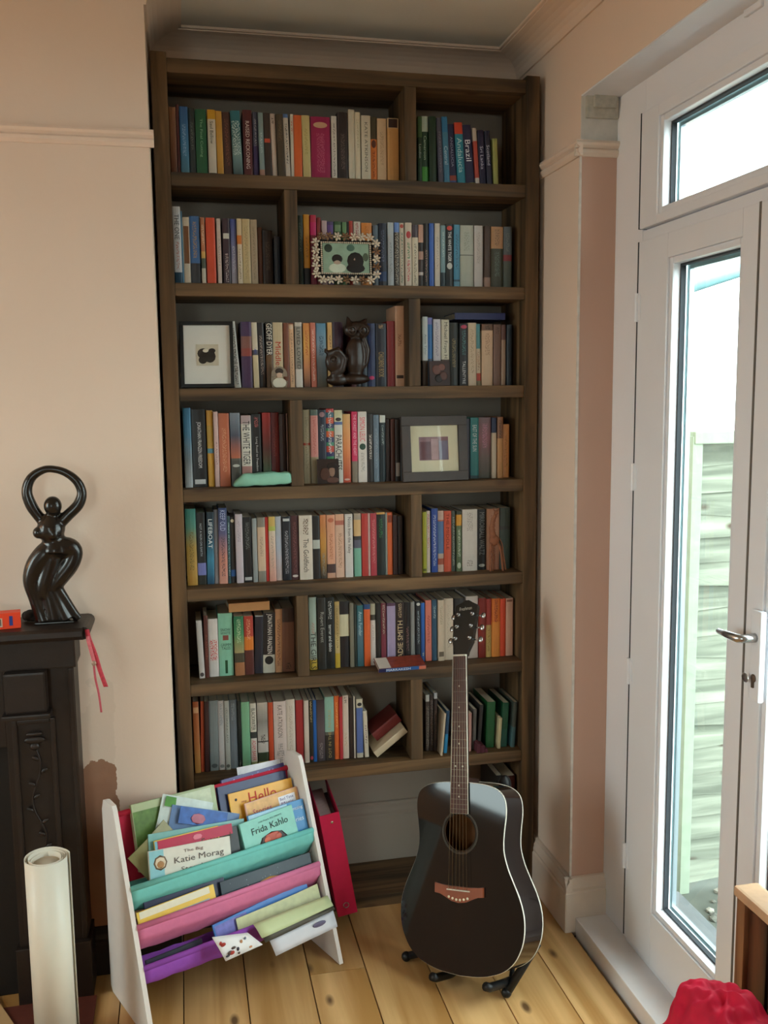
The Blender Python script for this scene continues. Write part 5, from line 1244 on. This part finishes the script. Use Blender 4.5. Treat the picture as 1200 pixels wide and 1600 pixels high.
for s in (0,1):
    mx = (lambda x: x) if s == 0 else (lambda x: -1.60-x)
    def fp2(name, x0,x1,*r, **k):
        a,b = sorted((mx(x0),mx(x1))); return fpart(name, a,b,*r,**k)
    fp2('pilaster', -.420,-.248,-.245,YF,0,.925)
    fp2('capital', -.428,-.240,-.262,YF,.905,.985, bev=.004)
    fp2('corbel', -.412,-.312,-.285,-.245,.800,.905, bev=.006); fp2('corbel_ledge', -.420,-.304,-.296,-.245,.786,.800, bev=.004)
    fp2('plinth_block', -.428,-.240,-.262,YF,0,.16, bev=.004)
    for a,b in ((-.405,-.392),(-.312,-.299)): fp2('panel_moulding', a,b,-.255,-.245,.20,.775, bev=.004)
    for a,b in ((.20,.213),(.762,.775)): fp2('panel_moulding', -.392,-.312,-.255,-.245,a,b, bev=.004)
    fp2('edge_moulding', -.262,-.250,-.251,-.245,.165,.900, bev=.003)
    # carved garland: ribbon bow, trailing stem and leaves
    xc = mx(-.352)
    pts = [(xc+.80,-.250+.15,.700)]+[(xc+.80+.010*math.sin(q*1.1)*(1+q*.08),-.2505+.15,.700-.034*q) for q in range(1,14)]
    ga = tube('garland_stem', crspline(pts,4), .0026, M_fire2, fp, 6)
    for q in range(12):
        bm = bmesh.new(); p = pts[q+1]; sd = 1 if q%2 else -1
        add_ell(bm,(p[0]+sd*.010,p[1]-.002,p[2]+.004),(.010,.003,.005),10,6,Matrix.Rotation(-sd*.6,3,'Y')); bm_obj('carved_leaf', bm, M_fire2, ga, True)
    bm = bmesh.new(); add_ell(bm,(xc+.80,-.101,.718),(.026,.005,.010)); add_ell(bm,(xc+.80,-.102,.735),(.020,.005,.006)); add_ell(bm,(xc+.80,-.103,.702),(.012,.006,.010)); bm_obj('carved_urn', bm, M_fire2, fp, True)
fpart('frieze', -1.18,-.42,-.235,YF,.70,.985); fpart('frieze_panel', -1.10,-.50,-.243,-.235,.76,.93, bev=.004)
fpart('firebox', -1.18,-.42,-.20,YF,0,.70, M_firex)
hs = struct(box('trim_10', -1.35,-.232,-.62,-.262,-.001,.006, plain('5a2a20',.6,0,.3,30,.1)))     # reddish hearth slab
# mantel ornaments
M_bronze = plain('1b1511',.24,0,.3,20,.05,.5)
su = empty('dancer_sculpture', (-.289,-.232,1.0186)); tag(su, 'dark polished abstract dancer sculpture with arms forming a ring', 'sculpture')
K = .000428
def sp_(x,y): return ((x-320)*K, (985-y)*K)
def tub(bm, lst, yoff=0.0, ysq=1.0):
    add_tube(bm, [(sp_(x,y)[0], (yoff if len(q)==0 else q[0]), sp_(x,y)[1]) for x,y,r,*q in lst], [r*K for x,y,r,*q in lst], 14)
def spl(lst): 
    ps = crspline([(x,y,r) for x,y,r in lst],4); return [(p.x,p.y,p.z) for p in ps]
bm = bmesh.new()
tub(bm, spl([(300,395,34),(262,345,32),(225,280,34),(206,200,31),(232,125,28),(290,82,24),(345,72,22),(420,92,24),(485,145,27),(512,215,29),(490,285,33),(430,345,34),(390,385,34)]))
add_ell(bm,(sp_(347,288)[0],-.006,sp_(347,288)[1]),(52*K,50*K,58*K),16,12)
tub(bm, spl([(335,340,34),(330,390,72),(330,440,80),(340,490,62),(350,530,78),(350,560,84)]))
add_ell(bm,(sp_(262,440)[0],-.014,sp_(262,440)[1]),(34*K,34*K,36*K),12,8); add_ell(bm,(sp_(345,450)[0],-.022,sp_(345,450)[1]),(36*K,34*K,36*K),12,8)
tub(bm, spl([(325,540,62),(285,575,66),(232,640,60),(205,730,52),(222,830,44),(245,920,46),(262,975,56)]))
tub(bm, spl([(340,545,70),(420,540,62),(452,575,50),(420,650,52),(350,735,50),(318,790,44),(345,880,46),(380,975,52)]))
tub(bm, spl([(335,760,34),(385,850,28),(440,950,26),(462,975,28)])); tub(bm, spl([(290,800,46),(310,900,52),(320,975,56)]))
tub(bm, spl([(330,590,60),(300,680,58),(275,760,56),(280,830,46)]))
vs_min = min(v.co.z for v in bm.verts)
for v in bm.verts: v.co.z = max(v.co.z, .0)
remeshed('figure', bm, M_bronze, su, .0030, None, 5)
box('base', -.046,.050,-.024,.022,0,.005, M_bronze, su, .002)
rb = empty('medicine_box', (-.400,-.262,1.0186)); rb.rotation_euler = (0,0,math.radians(8)); tag(rb, 'small bright orange-red carton with a barcode on the mantel shelf', 'box')
box('carton', -.055,.034,-.016,.020,0,.040, plain('e8431e',.45,0,.06,40), rb, .001)
box('barcode_label', -.040,-.008,-.0166,-.016,.006,.028, plain('d8b8a0',.5,0,.05), rb)
for q in range(7): box('barcode_bar', -.037+q*.004,-.0352+q*.004,-.0170,-.0166,.009,.026, M_black, rb)
box('blue_mark', .008,.016,-.0166,-.016,.008,.032, plain('2a3a80',.4), rb)
bm = bmesh.new(); add_ell(bm,(0,0,.014),(.016,.018,.015)); add_ell(bm,(.010,-.006,.008),(.012,.012,.009)); add_ell(bm,(-.008,.006,.012),(.014,.012,.013)); pz = min(v.co.z for v in bm.verts)
for v in bm.verts: v.co.z -= pz
bl = bm_obj('dark_bundle', bm, plain('16120e',.8,0,.3,80,.6), None, True, (-.352,-.205,1.0186)); tag(bl, 'small black lump between the orange carton and the sculpture', 'ornament')
# red ribbon tag hanging from the mantel corner
ri = empty('ribbon', (-.205,-.300,.999)); tag(ri, 'red patterned ribbon hanging from the right mantel corner', 'ribbon')
def strap(name, pts, w_, mat):
    P = crspline(pts,5); bm = bmesh.new(); A = [bm.verts.new(p+Vector((-w_/2,0,0))) for p in P]; B = [bm.verts.new(p+Vector((w_/2,0,0))) for p in P]
    for i in range(len(P)-1): bm.faces.new((A[i],B[i],B[i+1],A[i+1]))
    o = bm_obj(name, bm, mat, ri, True); o.modifiers.new('thick','SOLIDIFY').thickness = .0012
M_rib = plain('c03a48',.7,0,.5,220)
strap('ribbon_band', [(0,.0,.012),(.006,-.018,-.008),(.018,-.020,-.045),(.028,-.018,-.090),(.040,-.014,-.135)], .011, M_rib)
strap('ribbon_band', [(0,.0,.010),(.004,-.021,-.010),(.010,-.022,-.040),(.016,-.021,-.070)], .009, plain('d06a70',.7,0,.3,200))
strap('ribbon_tail', [(.014,-.020,-.068),(.016,-.018,-.110),(.022,-.016,-.150),(.026,-.015,-.200)], .005, plain('b8505a',.7,0,.3,200))
bm = bmesh.new(); add_ell(bm,(.015,-.023,-.070),(.006,.003,.007),12,8); bm_obj('bead', bm, plain('a88a78',.4,.3,.1), ri, True)

# ------------------------------------------------------------------ paper roll, board, bench and red throw
pr_ = empty('paper_roll', (-.309,-.452,.0062)); tag(pr_, 'tall roll of thick white paper standing on the hearth', 'paper roll')
bm = bmesh.new(); N = 150; A = []; B = []; h0 = .492
for i in range(N+1):
    a = i/N*2*math.pi*4.2; r = .0515-.0042*i/N*4.2
    if i < 3: r += .001*(3-i)
    x,y = r*math.cos(a+.3), r*math.sin(a+.3); A.append(bm.verts.new((x,y,0))); B.append(bm.verts.new((x,y,h0+.004*math.sin(a*.5)-.002*(i/N))))
for i in range(N): bm.faces.new((A[i],A[i+1],B[i+1],B[i]))
o = bm_obj('rolled_sheet', bm, plain('e2dccc',.38,0,.04,20), pr_, True); o.modifiers.new('thick','SOLIDIFY').thickness = .0012
bm = bmesh.new(); add_tube(bm,[(0,0,0),(0,0,h0-.012)],.030,20); bm_obj('inner_core', bm, plain('c8bca8',.8,0,.1), pr_, True)
cb = box('cardboard_sheet', -.18,.10,-.16,.16,0,.006, plain('b89468',.8,0,.1,30), None, .001, (-.545,-.335,.0066)); cb.rotation_euler = (0,0,math.radians(28)); tag(cb, 'flat tan cardboard sheet lying on the hearth left of the paper roll', 'cardboard')
# low wooden bench against the door, seen at the lower right
be = empty('wooden_bench', (1.09,-1.42,0)); tag(be, 'low rustic dark wooden bench end in front of the glass door', 'bench')
M_bench = wood('bench_wood','2e140c','7a4426','z',1.0,.45,.4,.3); M_bencht = plain('c09a78',.5,0,.25,30,.2)
for i,(a,b) in enumerate(((.205,.150),(.148,.060),(.058,-.04),(-.042,-.14),(-.142,-.22))): box('back_plank', -.034+.004*(i%2),-.012+.004*(i%2),b,a,.33,.615, M_bench, be, .002)
box('stile', -.044,-.002,.206,.232,.0,.632, wood('stile_wood','5a3018','a8784e','z',1.2,.5,.3,.3), be, .003)
box('stile', -.044,-.002,-.25,-.222,.0,.632, M_bench, be, .003)
box('top_rail', -.048,.004,-.262,.238,.628,.648, M_bencht, be, .006)
box('seat', -.30,-.044,-.25,.206,.330,.360, M_bench, be, .004)
for x in (-.29,-.05):
    for y in (-.24,.19): 
        if x < -.1: box('leg', x,x+.04,y,y+.04,0,.330, M_bench, be, .003)
from mathutils import noise as mnoise
bm = bmesh.new(); nu, nv = 56, 30; G = []
for j in range(nv+1):
    t = j/nv; row = []
    for i in range(nu):
        a = 2*math.pi*i/nu; r = math.sin(t*math.pi/2)
        p = Vector((r*math.cos(a), r*math.sin(a), math.cos(t*math.pi/2)))
        n1 = mnoise.noise(p*1.6+Vector((3,1,7))); n2 = 1-abs(mnoise.noise(p*3.1+Vector((9,4,2))))*2; n3 = 1-abs(mnoise.noise(p*6.5))*2
        q = p*(1+.22*n1+.13*n2+.05*n3)
        row.append(bm.verts.new((.094*q.x, .130*q.y, max(.002,.172*q.z))))
    G.append(row)
for j in range(nv):
    for i in range(nu):
        f = (G[j][i],G[j][(i+1)%nu],G[j+1][(i+1)%nu],G[j+1][i])
        bm.faces.new(f)
bmesh.ops.remove_doubles(bm, verts=bm.verts, dist=.0008)
th = bm_obj('red_throw', bm, plain('c8143a',.7,0,.35,28,.35,.3), None, True, (.930,-1.345,.3605)); th.modifiers.new('round','SUBSURF').render_levels = 1; tag(th, 'crumpled bright red throw on the bench seat at lower right', 'throw')

# ------------------------------------------------------------------ floor lamp standing left of the fireplace, outside the frame
la = empty('floor_lamp', (-1.98,-.28,0)); tag(la, 'brass floor lamp with a cream drum shade left of the fireplace', 'lamp')
M_brass = plain('8a6a3a',.3,1.0,0)
bm = bmesh.new(); add_tube(bm,[(0,0,0),(0,0,.012),(0,0,.022)],[.14,.14,.05],24); bm_obj('base', bm, M_brass, la, True)
tube('pole', [(0,0,.02),(0,0,1.36)], .010, M_brass, la, 10)
bm = bmesh.new(); A = [bm.verts.new((.20*math.cos(2*math.pi*k/32),.20*math.sin(2*math.pi*k/32),1.28)) for k in range(32)]; B = [bm.verts.new((.15*math.cos(2*math.pi*k/32),.15*math.sin(2*math.pi*k/32),1.56)) for k in range(32)]
for k in range(32): bm.faces.new((A[k],A[(k+1)%32],B[(k+1)%32],B[k]))
m, nt, b = nmat('lamp_shade_fabric'); nt.nodes.remove(b); out = nt.nodes['Material Output']; df = node(nt,'ShaderNodeBsdfDiffuse'); tl = node(nt,'ShaderNodeBsdfTranslucent'); mx = node(nt,'ShaderNodeMixShader')
df.inputs[0].default_value = hx('e0cfae'); tl.inputs[0].default_value = hx('e8c890'); mx.inputs[0].default_value = .55
nt.links.new(df.outputs[0],mx.inputs[1]); nt.links.new(tl.outputs[0],mx.inputs[2]); nt.links.new(mx.outputs[0],out.inputs[0])
bm_obj('shade', bm, m, la, True)
bm = bmesh.new(); add_ell(bm,(0,0,1.42),(.03,.03,.04)); m, nt, b = nmat('bulb'); b.inputs['Base Color'].default_value = (1,.9,.7,1); bm_obj('bulb_socket', bm, m, la, True)
l = bpy.data.lights.new('bulb_light','POINT'); l.energy = 22; l.color = (1,.60,.30); l.shadow_soft_size = .05; lo = bpy.data.objects.new('bulb_light', l); C.objects.link(lo); lo.parent = la; lo.location = (0,0,1.49)
